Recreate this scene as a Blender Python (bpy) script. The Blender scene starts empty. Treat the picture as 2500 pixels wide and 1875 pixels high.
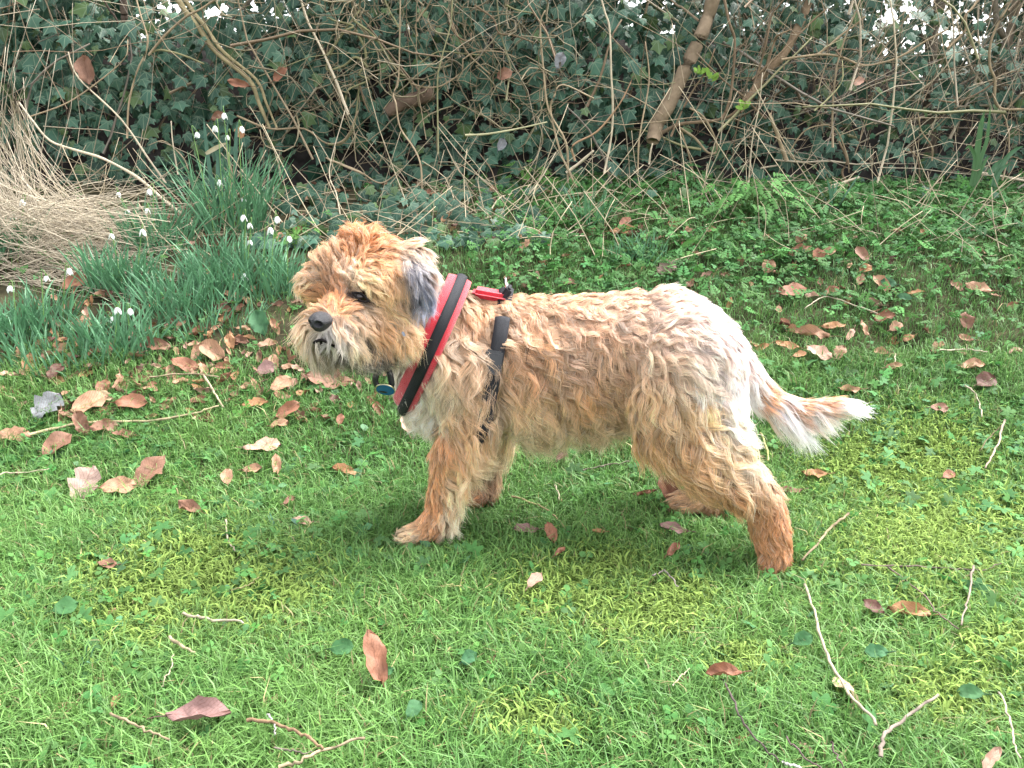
import bpy, bmesh, math
import numpy as np
from mathutils import Vector, Matrix
from mathutils.bvhtree import BVHTree

R = np.random.default_rng(11)
scn = bpy.context.scene
COL = scn.collection
PI = math.pi

# ------------------------------------------------------------------ camera, sky, sun, exposure
CAM_H, PITCH, FPX = 0.64, math.radians(17), 2165.0
cam_d = bpy.data.cameras.new('camera')
cam_d.sensor_width = 36.0
cam_d.lens = 36.0 * FPX / 2500.0
cam_d.clip_start, cam_d.clip_end = 0.02, 2000
cam = bpy.data.objects.new('camera', cam_d)
COL.objects.link(cam)
cam.location = (0, 0, CAM_H)
cam.rotation_euler = (PI / 2 - PITCH, 0, 0)
scn.camera = cam

SUN_EL, SUN_AZ = 58, 62          # high behind thin cloud, from the right and a little behind the dog (azimuth from +Y towards +X)
world = bpy.data.worlds.new('World')
scn.world = world
world.use_nodes = True
nt = world.node_tree
nt.nodes.clear()
sky = nt.nodes.new('ShaderNodeTexSky')
sky.sky_type = 'NISHITA'
sky.sun_disc = False
sky.sun_elevation = math.radians(SUN_EL)
sky.sun_rotation = math.radians(SUN_AZ)
sky.air_density, sky.dust_density, sky.ozone_density = 1.0, 3.0, 1.0
hs = nt.nodes.new('ShaderNodeHueSaturation')     # overcast: nearly colourless cloud all over the sky
hs.inputs['Saturation'].default_value = 0.16
bg = nt.nodes.new('ShaderNodeBackground')
bg.inputs['Strength'].default_value = 0.15
wo = nt.nodes.new('ShaderNodeOutputWorld')
nt.links.new(sky.outputs[0], hs.inputs['Color'])
nt.links.new(hs.outputs[0], bg.inputs['Color'])
nt.links.new(bg.outputs[0], wo.inputs['Surface'])

sl = bpy.data.lights.new('sun', 'SUN')
sl.energy = 1.5
sl.angle = math.radians(40)
sl.color = (1.0, 0.97, 0.92)
sun = bpy.data.objects.new('sun', sl)
COL.objects.link(sun)
sd = Vector((math.sin(math.radians(SUN_AZ)) * math.cos(math.radians(SUN_EL)),
             math.cos(math.radians(SUN_AZ)) * math.cos(math.radians(SUN_EL)), math.sin(math.radians(SUN_EL))))
sun.rotation_euler = sd.to_track_quat('Z', 'Y').to_euler()
sun.location = (2, 2, 5)

scn.view_settings.view_transform = 'Standard'
scn.view_settings.look = 'None'
scn.view_settings.gamma = 1
scn.view_settings.use_curve_mapping = False
scn.view_settings.exposure = 2.4
scn.render.engine = 'CYCLES'
scn.cycles.max_bounces = 10
scn.cycles.diffuse_bounces = 6
scn.cycles.glossy_bounces = 5
scn.cycles.transmission_bounces = 8
scn.cycles.caustics_reflective = scn.cycles.caustics_refractive = False
scn.cycles.use_denoising = True
scn.cycles.denoiser = 'OPENIMAGEDENOISE'
scn.cycles.denoising_input_passes = 'RGB_ALBEDO_NORMAL'
scn.cycles.denoising_prefilter = 'ACCURATE'
scn.cycles_curves.shape = 'THICK'

# ------------------------------------------------------------------ geometry of the view
CAM = np.array([0, 0, CAM_H])
FW = np.array([0, math.cos(PITCH), -math.sin(PITCH)])
UP = np.array([0, math.sin(PITCH), math.cos(PITCH)])
RT = np.array([1.0, 0, 0])
K = 2500 / 2212.0


def ray(px, py):
    return RT * ((px - 1250) / FPX) - UP * ((py - 937.5) / FPX) + FW


def at(px, py, Y):
    d = ray(px, py)
    return CAM + d * (Y / d[1])


def proj(P):
    P = np.atleast_2d(P) - CAM
    z = P @ FW
    return np.stack([1250 + FPX * (P @ RT) / z, 937.5 - FPX * (P @ UP) / z], 1), z


def vnoise(x, y, seed=0):
    """cheap smooth 2-D value noise, 0..1"""
    def h(i, j):
        n = np.sin(i * 127.1 + j * 311.7 + seed * 74.7) * 43758.5453
        return n - np.floor(n)
    xi, yi = np.floor(x), np.floor(y)
    fx, fy = x - xi, y - yi
    fx, fy = fx * fx * (3 - 2 * fx), fy * fy * (3 - 2 * fy)
    return (h(xi, yi) * (1 - fx) + h(xi + 1, yi) * fx) * (1 - fy) + (h(xi, yi + 1) * (1 - fx) + h(xi + 1, yi + 1) * fx) * fy


def fbm(x, y, seed=0):
    return .55 * vnoise(x, y, seed) + .3 * vnoise(x * 2.1, y * 2.1, seed + 3) + .15 * vnoise(x * 4.3, y * 4.3, seed + 7)


def gz(x, y):
    """height of the ground: flat lawn that climbs to a bank at the hedge"""
    x, y = np.asarray(x, float), np.asarray(y, float)
    t = np.clip((y - 1.42) / 1.33, 0, 1)
    z = .42 * (t * t * (3 - 2 * t) * .75 + t * .25)
    near = np.clip((12 - np.hypot(x, y)) / 8, 0, 1)
    return z + near * (.02 * (fbm(x * 2.3, y * 2.3, 1) - .5) + .05 * np.clip(t * 2, 0, 1) * (fbm(x * 4, y * 4, 5) - .5))


_T = np.arange(.5, 4.5, .004)


def gpt(px, py, lift=0.0):
    d = ray(px, py)
    Q = CAM + d * _T[:, None]
    hit = Q[:, 2] <= gz(Q[:, 0], Q[:, 1]) + lift
    return Q[int(np.argmax(hit))] if hit.any() else CAM + d * 3.0


def gnormal(x, y):
    e = .03
    n = np.array([float(gz(x - e, y) - gz(x + e, y)), float(gz(x, y - e) - gz(x, y + e)), 2 * e])
    return n / np.linalg.norm(n)


def lin(c):
    c = np.asarray(c, float) / 255
    return np.where(c <= .04045, c / 12.92, ((c + .055) / 1.055) ** 2.4)


# ------------------------------------------------------------------ mesh helpers
def mesh_np(name, V, F, col=None, uv=None, smooth=False):
    V, F = np.asarray(V, np.float32), np.asarray(F, np.int32)
    k = F.shape[1]
    me = bpy.data.meshes.new(name)
    me.vertices.add(len(V))
    me.vertices.foreach_set('co', V.ravel())
    me.loops.add(F.size)
    me.loops.foreach_set('vertex_index', F.ravel())
    me.polygons.add(len(F))
    me.polygons.foreach_set('loop_start', np.arange(0, F.size, k, dtype=np.int32))
    if smooth:
        me.polygons.foreach_set('use_smooth', np.ones(len(F), bool))
    me.update(calc_edges=True)
    if col is not None:
        a = me.attributes.new('Col', 'FLOAT_COLOR', 'POINT')
        c = np.ones((len(V), 4), np.float32)
        c[:, :3] = col
        a.data.foreach_set('color', c.ravel())
    if uv is not None:
        u = me.attributes.new('leafuv', 'FLOAT_VECTOR', 'POINT')
        q = np.zeros((len(V), 3), np.float32)
        q[:, :2] = uv
        u.data.foreach_set('vector', q.ravel())
    return me


def obj(name, me, mat, parent=None, origin=None):
    """link a mesh given in world coordinates"""
    o = bpy.data.objects.new(name, me)
    if mat is not None and len(me.materials) == 0:
        me.materials.append(mat)
    COL.objects.link(o)
    if parent is not None:
        o.parent = parent
        o.matrix_parent_inverse = Matrix.Translation(-Vector(parent.location))
    return o


def tag(o, label=None, cat=None, group=None, kind=None):
    if label: o['label'] = label
    if cat: o['category'] = cat
    if group: o['group'] = group
    if kind: o['kind'] = kind
    return o


def empty(name, loc, label, cat, group=None):
    o = bpy.data.objects.new(name, None)
    o.empty_display_size = .05
    o.location = tuple(float(v) for v in loc)
    COL.objects.link(o)
    return tag(o, label, cat, group)


def norm(a):
    return a / np.maximum(np.linalg.norm(a, axis=-1, keepdims=True), 1e-9)


def smooth_path(P, n=None):
    """Catmull-Rom through the points"""
    P = np.asarray(P, float)
    if len(P) < 3:
        n = n or 4
        t = np.linspace(0, 1, n)[:, None]
        return P[0] * (1 - t) + P[-1] * t
    n = n or (len(P) - 1) * 4 + 1
    Q = np.vstack([2 * P[0] - P[1], P, 2 * P[-1] - P[-2]])
    out = []
    for s in np.linspace(0, len(P) - 1 - 1e-6, n):
        i = int(s); t = s - i
        a, b, c, d = Q[i], Q[i + 1], Q[i + 2], Q[i + 3]
        out.append(.5 * ((2 * b) + (c - a) * t + (2 * a - 5 * b + 4 * c - d) * t * t + (3 * b - a - 3 * c + d) * t ** 3))
    return np.array(out)


def tubes(paths, radii, sides=4, cols=None, rough=0.0):
    """many tapered tubes -> verts, faces(quads), colours.  radii: per path scalar pair (r0, r1) or array"""
    V, F, C = [], [], []
    off = 0
    for i, P in enumerate(paths):
        n = len(P)
        T = norm(np.gradient(P, axis=0))
        ref = np.where(np.abs(T[:, 2:3]) > .9, np.array([[1., 0, 0]]), np.array([[0, 0, 1.]]))
        A = norm(np.cross(T, ref)); B = np.cross(T, A)
        r = radii[i]
        r = np.linspace(r[0], r[1], n) if len(r) == 2 else np.asarray(r)
        if rough:
            r = r * (1 + rough * R.normal(0, 1, n))
        th = np.arange(sides) / sides * 2 * PI
        ring = P[:, None] + r[:, None, None] * (np.cos(th)[None, :, None] * A[:, None] + np.sin(th)[None, :, None] * B[:, None])
        V.append(ring.reshape(-1, 3))
        a = np.arange(n - 1)[:, None] * sides + np.arange(sides)[None]
        b = np.arange(n - 1)[:, None] * sides + (np.arange(sides)[None] + 1) % sides
        F.append(np.stack([a, b, b + sides, a + sides], -1).reshape(-1, 4) + off)
        if sides >= 3:
            for base in (0, (n - 1) * sides):
                e = [off + base + k for k in range(sides)]
                if sides == 3: F.append(np.array([[e[0], e[1], e[2], e[2]]])[:0])
                elif sides == 4: F.append(np.array([e]))
                else:
                    for k in range(1, sides - 2, 2):
                        F.append(np.array([[e[0], e[k], e[k + 1], e[k + 2]]]))
        off += n * sides
        if cols is not None:
            C.append(np.repeat(np.atleast_2d(cols[i]), n * sides, 0) if np.ndim(cols[i]) == 1 else np.repeat(cols[i], sides, 0))
    return np.vstack(V), np.vstack(F), (np.vstack(C) if cols is not None else None)


def scatter(TV, TF, pos, X, Y, Z, scale, col, TUV=None):
    """copies of a small template: columns X, Y, Z are its axes (n,3)"""
    n, m = len(pos), len(TV)
    S = np.asarray(scale)
    if S.ndim == 1: S = np.repeat(S[:, None], 3, 1)
    W = pos[:, None] + (TV[None, :, 0:1] * S[:, None, 0:1]) * X[:, None] + (TV[None, :, 1:2] * S[:, None, 1:2]) * Y[:, None] + (TV[None, :, 2:3] * S[:, None, 2:3]) * Z[:, None]
    F = (TF[None] + (np.arange(n) * m)[:, None, None]).reshape(-1, TF.shape[1])
    C = np.repeat(col, m, 0)
    U = np.tile(TUV, (n, 1)) if TUV is not None else None
    return W.reshape(-1, 3), F, C, U


def frame(Nrm, ang=None, Tdir=None):
    """X,Y,Z axes with Z=Nrm and Y near Tdir (or random in plane)"""
    Z = norm(Nrm)
    if Tdir is None:
        Tdir = R.normal(0, 1, Z.shape)
    Y = norm(Tdir - (Tdir * Z).sum(-1, keepdims=True) * Z)
    return np.cross(Y, Z), Y, Z


# ------------------------------------------------------------------ materials
def new_mat(name):
    m = bpy.data.materials.new(name)
    m.use_nodes = True
    t = m.node_tree
    b = t.nodes['Principled BSDF']
    return m, t, b


def math_node(t, op, a, b=None, clamp=False):
    n = t.nodes.new('ShaderNodeMath'); n.operation = op; n.use_clamp = clamp
    for i, v in enumerate((a, b)):
        if v is None: continue
        if isinstance(v, (int, float)): n.inputs[i].default_value = v
        else: t.links.new(v, n.inputs[i])
    return n.outputs[0]


def attr_mat(name, rough=.6, spec=.3, transl=0.0, noise=0.0, nscale=60, bump=0.0, bscale=200, veins=None, gain=1.0):
    """colour from the Col attribute, varied by noise; veins: 'ivy' or 'beech' draws leaf ribs from leafuv"""
    m, t, b = new_mat(name)
    at_ = t.nodes.new('ShaderNodeAttribute'); at_.attribute_name = 'Col'
    c = at_.outputs['Color']
    tc = t.nodes.new('ShaderNodeNewGeometry')
    if noise:
        nz = t.nodes.new('ShaderNodeTexNoise'); nz.inputs['Scale'].default_value = nscale; nz.inputs['Detail'].default_value = 4
        t.links.new(tc.outputs['Position'], nz.inputs['Vector'])
        f = math_node(t, 'MULTIPLY_ADD', nz.outputs['Fac'], 2 * noise)
        f.node.inputs[2].default_value = 1 - noise
        mx = t.nodes.new('ShaderNodeVectorMath'); mx.operation = 'SCALE'
        t.links.new(c, mx.inputs[0]); t.links.new(f, mx.inputs['Scale'])
        c = mx.outputs[0]
    if veins:
        ua = t.nodes.new('ShaderNodeAttribute'); ua.attribute_name = 'leafuv'
        sp = t.nodes.new('ShaderNodeSeparateXYZ'); t.links.new(ua.outputs['Vector'], sp.inputs[0])
        x = math_node(t, 'ABSOLUTE', sp.outputs[0]); y = sp.outputs[1]
        mid = math_node(t, 'LESS_THAN', x, .022 if veins == 'ivy' else .03)
        if veins == 'ivy':
            d1 = math_node(t, 'ABSOLUTE', math_node(t, 'SUBTRACT', math_node(t, 'MULTIPLY', x, .66), math_node(t, 'MULTIPLY', y, .75)))
            d2 = math_node(t, 'ABSOLUTE', math_node(t, 'SUBTRACT', math_node(t, 'MULTIPLY', x, .17), math_node(t, 'MULTIPLY', y, .98)))
            v = math_node(t, 'MAXIMUM', mid, math_node(t, 'MAXIMUM', math_node(t, 'LESS_THAN', d1, .02), math_node(t, 'LESS_THAN', d2, .02)))
            vcol, amt = (.16, .22, .14, 1), .55
        else:
            w = math_node(t, 'FRACT', math_node(t, 'MULTIPLY', math_node(t, 'SUBTRACT', y, math_node(t, 'MULTIPLY', x, .55)), 9.0))
            v = math_node(t, 'MAXIMUM', mid, math_node(t, 'LESS_THAN', w, .16))
            vcol, amt = (.09, .035, .02, 1), .42
        mv = t.nodes.new('ShaderNodeMix'); mv.data_type = 'RGBA'
        t.links.new(math_node(t, 'MULTIPLY', v, amt), mv.inputs['Factor'])
        t.links.new(c, mv.inputs['A']); mv.inputs['B'].default_value = vcol
        c = mv.outputs['Result']
    t.links.new(c, b.inputs['Base Color'])
    b.inputs['Roughness'].default_value = rough
    b.inputs['Specular IOR Level'].default_value = spec
    if bump:
        nb = t.nodes.new('ShaderNodeTexNoise'); nb.inputs['Scale'].default_value = bscale; nb.inputs['Detail'].default_value = 3
        t.links.new(tc.outputs['Position'], nb.inputs['Vector'])
        bp = t.nodes.new('ShaderNodeBump'); bp.inputs['Strength'].default_value = bump; bp.inputs['Distance'].default_value = .002
        t.links.new(nb.outputs['Fac'], bp.inputs['Height']); t.links.new(bp.outputs[0], b.inputs['Normal'])
    if transl:
        tr = t.nodes.new('ShaderNodeBsdfTranslucent'); t.links.new(c, tr.inputs['Color'])
        ms = t.nodes.new('ShaderNodeMixShader'); ms.inputs[0].default_value = transl
        t.links.new(b.outputs[0], ms.inputs[1]); t.links.new(tr.outputs[0], ms.inputs[2])
        t.links.new(ms.outputs[0], t.nodes['Material Output'].inputs['Surface'])
    return m


def plain_mat(name, col, rough=.5, spec=.4, metal=0, noise=0.0, nscale=300, bump=0.0, bscale=800, coat=0, sheen=0):
    m, t, b = new_mat(name)
    b.inputs['Roughness'].default_value = rough
    b.inputs['Specular IOR Level'].default_value = spec
    b.inputs['Metallic'].default_value = metal
    b.inputs['Coat Weight'].default_value = coat
    b.inputs['Sheen Weight'].default_value = sheen
    b.inputs['Base Color'].default_value = (*col, 1)
    tc = t.nodes.new('ShaderNodeTexCoord')
    if noise:
        nz = t.nodes.new('ShaderNodeTexNoise'); nz.inputs['Scale'].default_value = nscale; nz.inputs['Detail'].default_value = 4
        t.links.new(tc.outputs['Object'], nz.inputs['Vector'])
        rp = t.nodes.new('ShaderNodeValToRGB')
        rp.color_ramp.elements[0].position, rp.color_ramp.elements[1].position = .3, .7
        rp.color_ramp.elements[0].color = (*[c * (1 - noise) for c in col], 1)
        rp.color_ramp.elements[1].color = (*[min(1, c * (1 + noise)) for c in col], 1)
        t.links.new(nz.outputs['Fac'], rp.inputs[0]); t.links.new(rp.outputs[0], b.inputs['Base Color'])
    if bump:
        nb = t.nodes.new('ShaderNodeTexNoise'); nb.inputs['Scale'].default_value = bscale
        t.links.new(tc.outputs['Object'], nb.inputs['Vector'])
        bp = t.nodes.new('ShaderNodeBump'); bp.inputs['Strength'].default_value = bump; bp.inputs['Distance'].default_value = .002
        t.links.new(nb.outputs['Fac'], bp.inputs['Height']); t.links.new(bp.outputs[0], b.inputs['Normal'])
    return m


M_soil = plain_mat('soil', (.040, .036, .020), .95, .1, noise=.6, nscale=14, bump=1, bscale=60)
M_core = plain_mat('core_fill', (.040, .036, .034), .95, .1, noise=.5, nscale=25, bump=1, bscale=50)  # fill of the added hedge core, lightened for bounce inside the hedge
M_grass = attr_mat('grass_blade', .5, .35, .3)
M_moss = attr_mat('moss_frond', .8, .15, .3)
M_weed = attr_mat('weed_leaf', .65, .18, .28, noise=.25, nscale=120)
M_ivy = attr_mat('ivy_leaf', .5, .32, .08, noise=.2, nscale=40, veins='ivy')
M_litter = attr_mat('dead_leaf', .6, .3, .12, noise=.3, nscale=90, veins='beech', bump=.5, bscale=160)
M_bark = attr_mat('bark', .85, .2, 0, noise=.35, nscale=70, bump=.8, bscale=180)
M_straw = attr_mat('dry_stalk', .6, .3, 0, noise=.25, nscale=120)
M_blade = attr_mat('bulb_leaf', .45, .4, .2)
M_petal = attr_mat('petal', .5, .3, .3)
def hair_mat():
    m = bpy.data.materials.new('fur'); m.use_nodes = True
    t = m.node_tree; t.nodes.remove(t.nodes['Principled BSDF'])
    a = t.nodes.new('ShaderNodeAttribute'); a.attribute_name = 'Col'
    h = t.nodes.new('ShaderNodeBsdfHairPrincipled'); h.parametrization = 'COLOR'
    t.links.new(a.outputs['Color'], h.inputs['Color'])
    h.inputs['Roughness'].default_value = .42
    h.inputs['Radial Roughness'].default_value = .55
    h.inputs['Coat'].default_value = 0.0
    d = t.nodes.new('ShaderNodeBsdfDiffuse'); t.links.new(a.outputs['Color'], d.inputs['Color'])
    mx = t.nodes.new('ShaderNodeMixShader'); mx.inputs[0].default_value = .62
    tr = t.nodes.new('ShaderNodeBsdfTranslucent'); t.links.new(a.outputs['Color'], tr.inputs['Color'])
    m2 = t.nodes.new('ShaderNodeMixShader'); m2.inputs[0].default_value = .30
    t.links.new(d.outputs[0], m2.inputs[1]); t.links.new(tr.outputs[0], m2.inputs[2])
    t.links.new(h.outputs[0], mx.inputs[1]); t.links.new(m2.outputs[0], mx.inputs[2])
    t.links.new(mx.outputs[0], t.nodes['Material Output'].inputs['Surface'])
    return m


M_fur = hair_mat()
M_skin = attr_mat('skin', .8, .1, 0)

# ------------------------------------------------------------------ the ground
def axis(lo, hi, fine_lo, fine_hi, step, n):
    a = np.arange(fine_lo, fine_hi + 1e-6, step)
    g = np.geomspace(step, 1, n)
    l = fine_lo - np.geomspace(.05, fine_lo - lo, n)[::-1]
    h = fine_hi + np.geomspace(.05, hi - fine_hi, n)
    return np.concatenate([l, a, h])


gx, gy = axis(-300, 300, -3, 3, .04, 24), axis(-300, 300, -.4, 3.6, .04, 24)
XX, YY = np.meshgrid(gx, gy)
ZZ = gz(XX, YY)
nx = len(gx)
ii = (np.arange(len(gy) - 1)[:, None] * nx + np.arange(nx - 1)[None]).ravel()
ground = obj('ground', mesh_np('ground', np.stack([XX.ravel(), YY.ravel(), ZZ.ravel()], 1),
             np.stack([ii, ii + 1, ii + nx + 1, ii + nx], 1), smooth=True), M_soil)
tag(ground, 'dark soil under the grass, climbing to the hedge', kind='structure')

# unseen bank-shaped core added inside the hedge so sky light does not leak
bx = np.linspace(-3.2, 3.2, 129)
prof = [(2.78, -.02), (2.84, .12), (2.92, .26), (3.02, .39), (3.14, .45), (3.30, .44), (3.45, .32), (3.6, .0), (3.65, -.1)]
V = []
for j, (yy, dz) in enumerate(prof):
    w = .10 * (fbm(bx * 2.2, np.full_like(bx, j * .6), 9) - .5)
    hh = dz * (1 + .35 * (fbm(bx * 1.6, np.zeros_like(bx), 4) - .5)) * (1 - .30 * np.exp(-((bx - 1.45) / .25) ** 2))
    V.append(np.stack([bx, yy + w, .42 + hh], 1))
V = np.vstack(V)
nb = len(bx)
ii = (np.arange(len(prof) - 1)[:, None] * nb + np.arange(nb - 1)[None]).ravel()
tag(obj('hedge_core', mesh_np('hedge_core', V, np.stack([ii, ii + 1, ii + nb + 1, ii + nb], 1), smooth=True), M_core),
    'dark earth bank inside the ivy hedge', kind='structure')

# ------------------------------------------------------------------ ivy
half = [(0, 0), (.22, -.12), (.46, .08), (.36, .26), (.57, .5), (.27, .56), (0, 1.0)]
outl = half + [(-x, y) for x, y in half[-2:0:-1]]
IV = np.array([(0, .33, .06)] + [(x, y, -.10 * (x * x * 2.2) - .10 * max(0, y - .5) ** 2) for x, y in outl])
IF = np.array([(0, i, i % len(outl) + 1) for i in range(1, len(outl) + 1)])
IUV = IV[:, :2].copy()


def ivy_cols(n):
    a = np.array([.022, .066, .042]); b = np.array([.044, .108, .066]); c = np.array([.066, .115, .040])
    t = R.random((n, 1)); s = (R.random((n, 1)) < .10)
    col = a * (1 - t) + b * t
    col = np.where(s, c, col) * R.uniform(.7, 1.3, (n, 1))
    return col


def sky_hole(p):
    """places along the hedge where it is thin and the sky shows through (world x, z above the hedge core)"""
    x, z = p[:, 0], p[:, 2]
    def hole(c, w, z0):
        return np.clip(1.5 - np.abs(x - c) / w, 0, 1) * np.clip((z - z0) / .04 + fbm(x * 9, z * 9, 17) - .2, 0, 1)
    h1, h2, h3, h4 = hole(-1.04, .17, .895), hole(1.37, .14, .83), hole(.44, .06, .90) * .8, hole(-.76, .06, .90) * .7
    return np.clip(h1 + h2 + h3 + h4, 0, 1)


ivy = empty('ivy_plant', (0, 2.75, .42), 'dark green ivy smothering the whole hedge behind the dog', 'ivy')
variants = []
for k in range(10):
    c = ivy_cols(1)[0] * 1.15
    v = IV.copy(); v[:, 2] += .05 * np.sin(v[:, 0] * R.uniform(2, 6) + R.uniform(0, 6)) + .04 * np.sin(v[:, 1] * R.uniform(2, 6) + R.uniform(0, 6))
    v[:, 0] *= R.uniform(.85, 1.15)
    me = mesh_np('ivy_leaf', v, IF, np.tile(c, (len(v), 1)), IUV, smooth=False)
    me.materials.append(M_ivy)
    variants.append(me)
# the 300 leaves that show largest, each its own part
placed = []
tries = 0
while len(placed) < 300 and tries < 40000:
    tries += 1
    px, py = R.uniform(-60, 2560), R.uniform(25, 560)
    wgt = 1.0 if px < 1650 else .45
    if 680 < px < 1300: pass
    elif py > 470: continue
    if px < 250 and py > 330: continue
    if R.random() > wgt: continue
    if any((px - a) ** 2 + (py - b) ** 2 < (29 if 200 < px < 1650 else 38) ** 2 for a, b in placed): continue
    placed.append((px, py))
    Y = 2.70 + .07 * R.random() + .06 * (fbm(np.array(px / 160.), np.array(py / 160.), 3) - .5)
    if py > 455: Y = gpt(px, py, .04)[1]
    p = at(px, py, Y)
    s = R.choice([.026, .034, .042, .05]) * R.uniform(.85, 1.12) * (1 if px < 1650 else .8)
    nrm = np.array([R.normal(0, .35), -1.0, R.normal(.45, .3)])
    tip = np.array([R.normal(0, .45), -.2, -1.0])
    X, Yv, Z = frame(nrm[None], Tdir=tip[None])
    o = bpy.data.objects.new('ivy_leaf', variants[int(R.integers(10))])
    o.matrix_world = Matrix(((X[0][0] * s, Yv[0][0] * s, Z[0][0] * s, p[0]), (X[0][1] * s, Yv[0][1] * s, Z[0][1] * s, p[1]), (X[0][2] * s, Yv[0][2] * s, Z[0][2] * s, p[2]), (0, 0, 0, 1)))
    COL.objects.link(o)
    o.parent = ivy
    o.matrix_parent_inverse = Matrix.Translation(-Vector(ivy.location))
# the rest of the ivy
n = 46000
pos = np.stack([R.uniform(-3.0, 3.0, n), 2.76 + .85 * R.random(n) ** 1.1, .40 + 1.05 * R.random(n) ** .75], 1)
hi = pos[:, 2] > .82
keep = (R.random(n) > sky_hole(pos) * .985) & (~hi | (R.random(n) > .02))
front = np.stack([R.uniform(-3, 3, 3000), 2.74 + .06 * R.random(3000), .43 + .62 * R.random(3000)], 1)
front = front[R.random(3000) > sky_hole(front)]
low = []
for _ in range(260):                     # ivy creeping over the ground at the hedge foot, left of centre
    p = gpt(R.uniform(640, 1330), R.uniform(430, 590), .025)
    low.append(p)
pos = np.vstack([pos[keep], front, low])
n = len(pos)
X, Yv, Z = frame(np.stack([R.normal(0, .5, n), -1 + R.normal(0, .4, n), R.normal(.45, .4, n)], 1), Tdir=np.stack([R.normal(0, .6, n), R.normal(0, .3, n), -np.ones(n)], 1))
sc = np.clip(R.lognormal(-3.32, .32, n), .016, .062); sc[pos[:, 0] > .5] *= .82
V, F, C, U = scatter(IV, IF, pos, X, Yv, Z, sc, ivy_cols(n), IUV)
tag(obj('leaf_mass', mesh_np('leaf_mass', V, F, C, U), M_ivy, ivy), kind='stuff')

# ------------------------------------------------------------------ hedge stems, vines and stalks
def z4(*pts): return [(x / 2.37, y / 2.37) for x, y in pts]
def z5(*pts): return [(800 + x / 2.37, y / 2.37) for x, y in pts]
def z6(*pts): return [(1600 + x / 2.37, y / 2.37) for x, y in pts]
def fl(*pts): return [(x * K, y * K) for x, y in pts]


BROWN, GREY, TAN, PALE, GREEN, DARK = (.19, .135, .085), (.17, .145, .115), (.30, .23, .145), (.46, .39, .28), (.22, .21, .11), (.075, .055, .042)


def stem(name, pts, w, w2, Y, Y2, col, label, cat, mat=None, sides=6, group=None, extend=True, grounded=False, jitter=.004):
    """a woody stem through picture points given in the 2500-wide photograph, w = width there in pixels"""
    P = []
    for i, (x, y) in enumerate(pts):
        t = i / (len(pts) - 1)
        P.append(at(x, y, Y * (1 - t) + Y2 * t + R.normal(0, jitter)))
    if extend and pts[-1][1] <= 6:        # goes on upwards above the frame
        d = P[-1] - P[-2]; d /= np.linalg.norm(d)
        P.append(P[-1] + d * .28 + np.array([0, .02, .05])); P.append(P[-1] + d * .25 + R.normal(0, .02, 3))
    P = smooth_path(P)
    r0, r1 = w * .5 * Y / FPX, w2 * .5 * Y2 / FPX
    c = np.array(col)[None] * R.uniform(.82, 1.18, (len(P), 1))
    V, F, C = tubes([P], [(r0, r1)], sides, [c], rough=.06)
    o = obj(name, mesh_np(name, V, F, C, smooth=True), mat or M_bark)
    return tag(o, label, cat, group)


def trunk(name, pts, w, w2, Y, Y2, col, label, twigs):
    root = empty(name, at(*pts[0], Y), label, 'stem')
    o = stem('trunk', pts, w, w2, Y, Y2, col, None, None, sides=8)
    o.parent = root; o.matrix_parent_inverse = Matrix.Translation(-Vector(root.location))
    for tw in twigs:
        b = stem('side_branch', tw[0], tw[1], tw[2], tw[3], tw[4], col, None, None, sides=5)
        b.parent = root; b.matrix_parent_inverse = Matrix.Translation(-Vector(root.location))
    return root


trunk('hedge_stem', [(1594, 345), (1603, 305), (1628, 265), (1672, 170), (1710, 90), (1728, 40), (1740, 0)], 34, 30, 2.66, 2.74, (.20, .15, .10),
      'thick smooth brown stem leaning right, just right of the hedge centre', [(z6((250, 120), (200, 80), (150, 40), (90, 0)), 6, 4, 2.72, 2.8)])
trunk('hedge_stem', z6((480, 640), (560, 540), (630, 430), (740, 320), (830, 150), (890, 0)), 20, 17, 2.68, 2.76, BROWN,
      'slanting brown stem right of the thickest leaning stem', [(z6((640, 400), (690, 240), (720, 200), (790, 170)), 7, 3, 2.69, 2.66), (z6((560, 460), (700, 330), (800, 230), (900, 130), (990, 50)), 6, 3, 2.68, 2.7)])
trunk('hedge_stem', z6((1590, 1000), (1585, 640), (1600, 430), (1600, 200), (1650, 0)), 34, 26, 2.86, 2.9, (.11, .09, .068),
      'dark upright stem under the right hand patch of sky', [(z6((1600, 300), (1540, 200), (1520, 60)), 9, 6, 2.85, 2.9)])
trunk('hedge_stem', z6((2000, 560), (1990, 420), (2050, 200), (2090, 0)), 22, 18, 2.84, 2.86, (.16, .135, .10),
      'grey brown stem at the far right top of the hedge', [(z6((2040, 230), (1980, 150), (1965, 0)), 14, 12, 2.84, 2.86)])
trunk('hedge_stem', z4((725, 320), (722, 200), (720, 90), (712, 0)), 17, 17, 2.80, 2.80, DARK,
      'dark upright stem in the ivy above the snowdrops', [(z4((722, 200), (660, 90), (600, 0)), 6, 4, 2.79, 2.8)])
for q, (lab, dx, w) in enumerate([('left one of two straight greenish stems leaning left above the snowdrops', 0, 13), ('right one of two straight greenish stems leaning left above the snowdrops', 42, 9)]):
    stem('hedge_stem', z4((1560 + dx, 740), (1500 + dx, 600), (1440 + dx, 460), (1250 + dx, 300), (1150 + dx, 160), (1030 + dx, 0)), w * .6, w * 1.3, 2.66, 2.74, (.24, .20, .11), lab, 'stem')
stem('log', z5((340, 650), (430, 600), (520, 570), (612, 535)), 30, 34, 2.72, 2.72, (.13, .09, .065), 'short brown log lodged in the ivy above the dog head', 'log', sides=8, extend=False)

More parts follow.
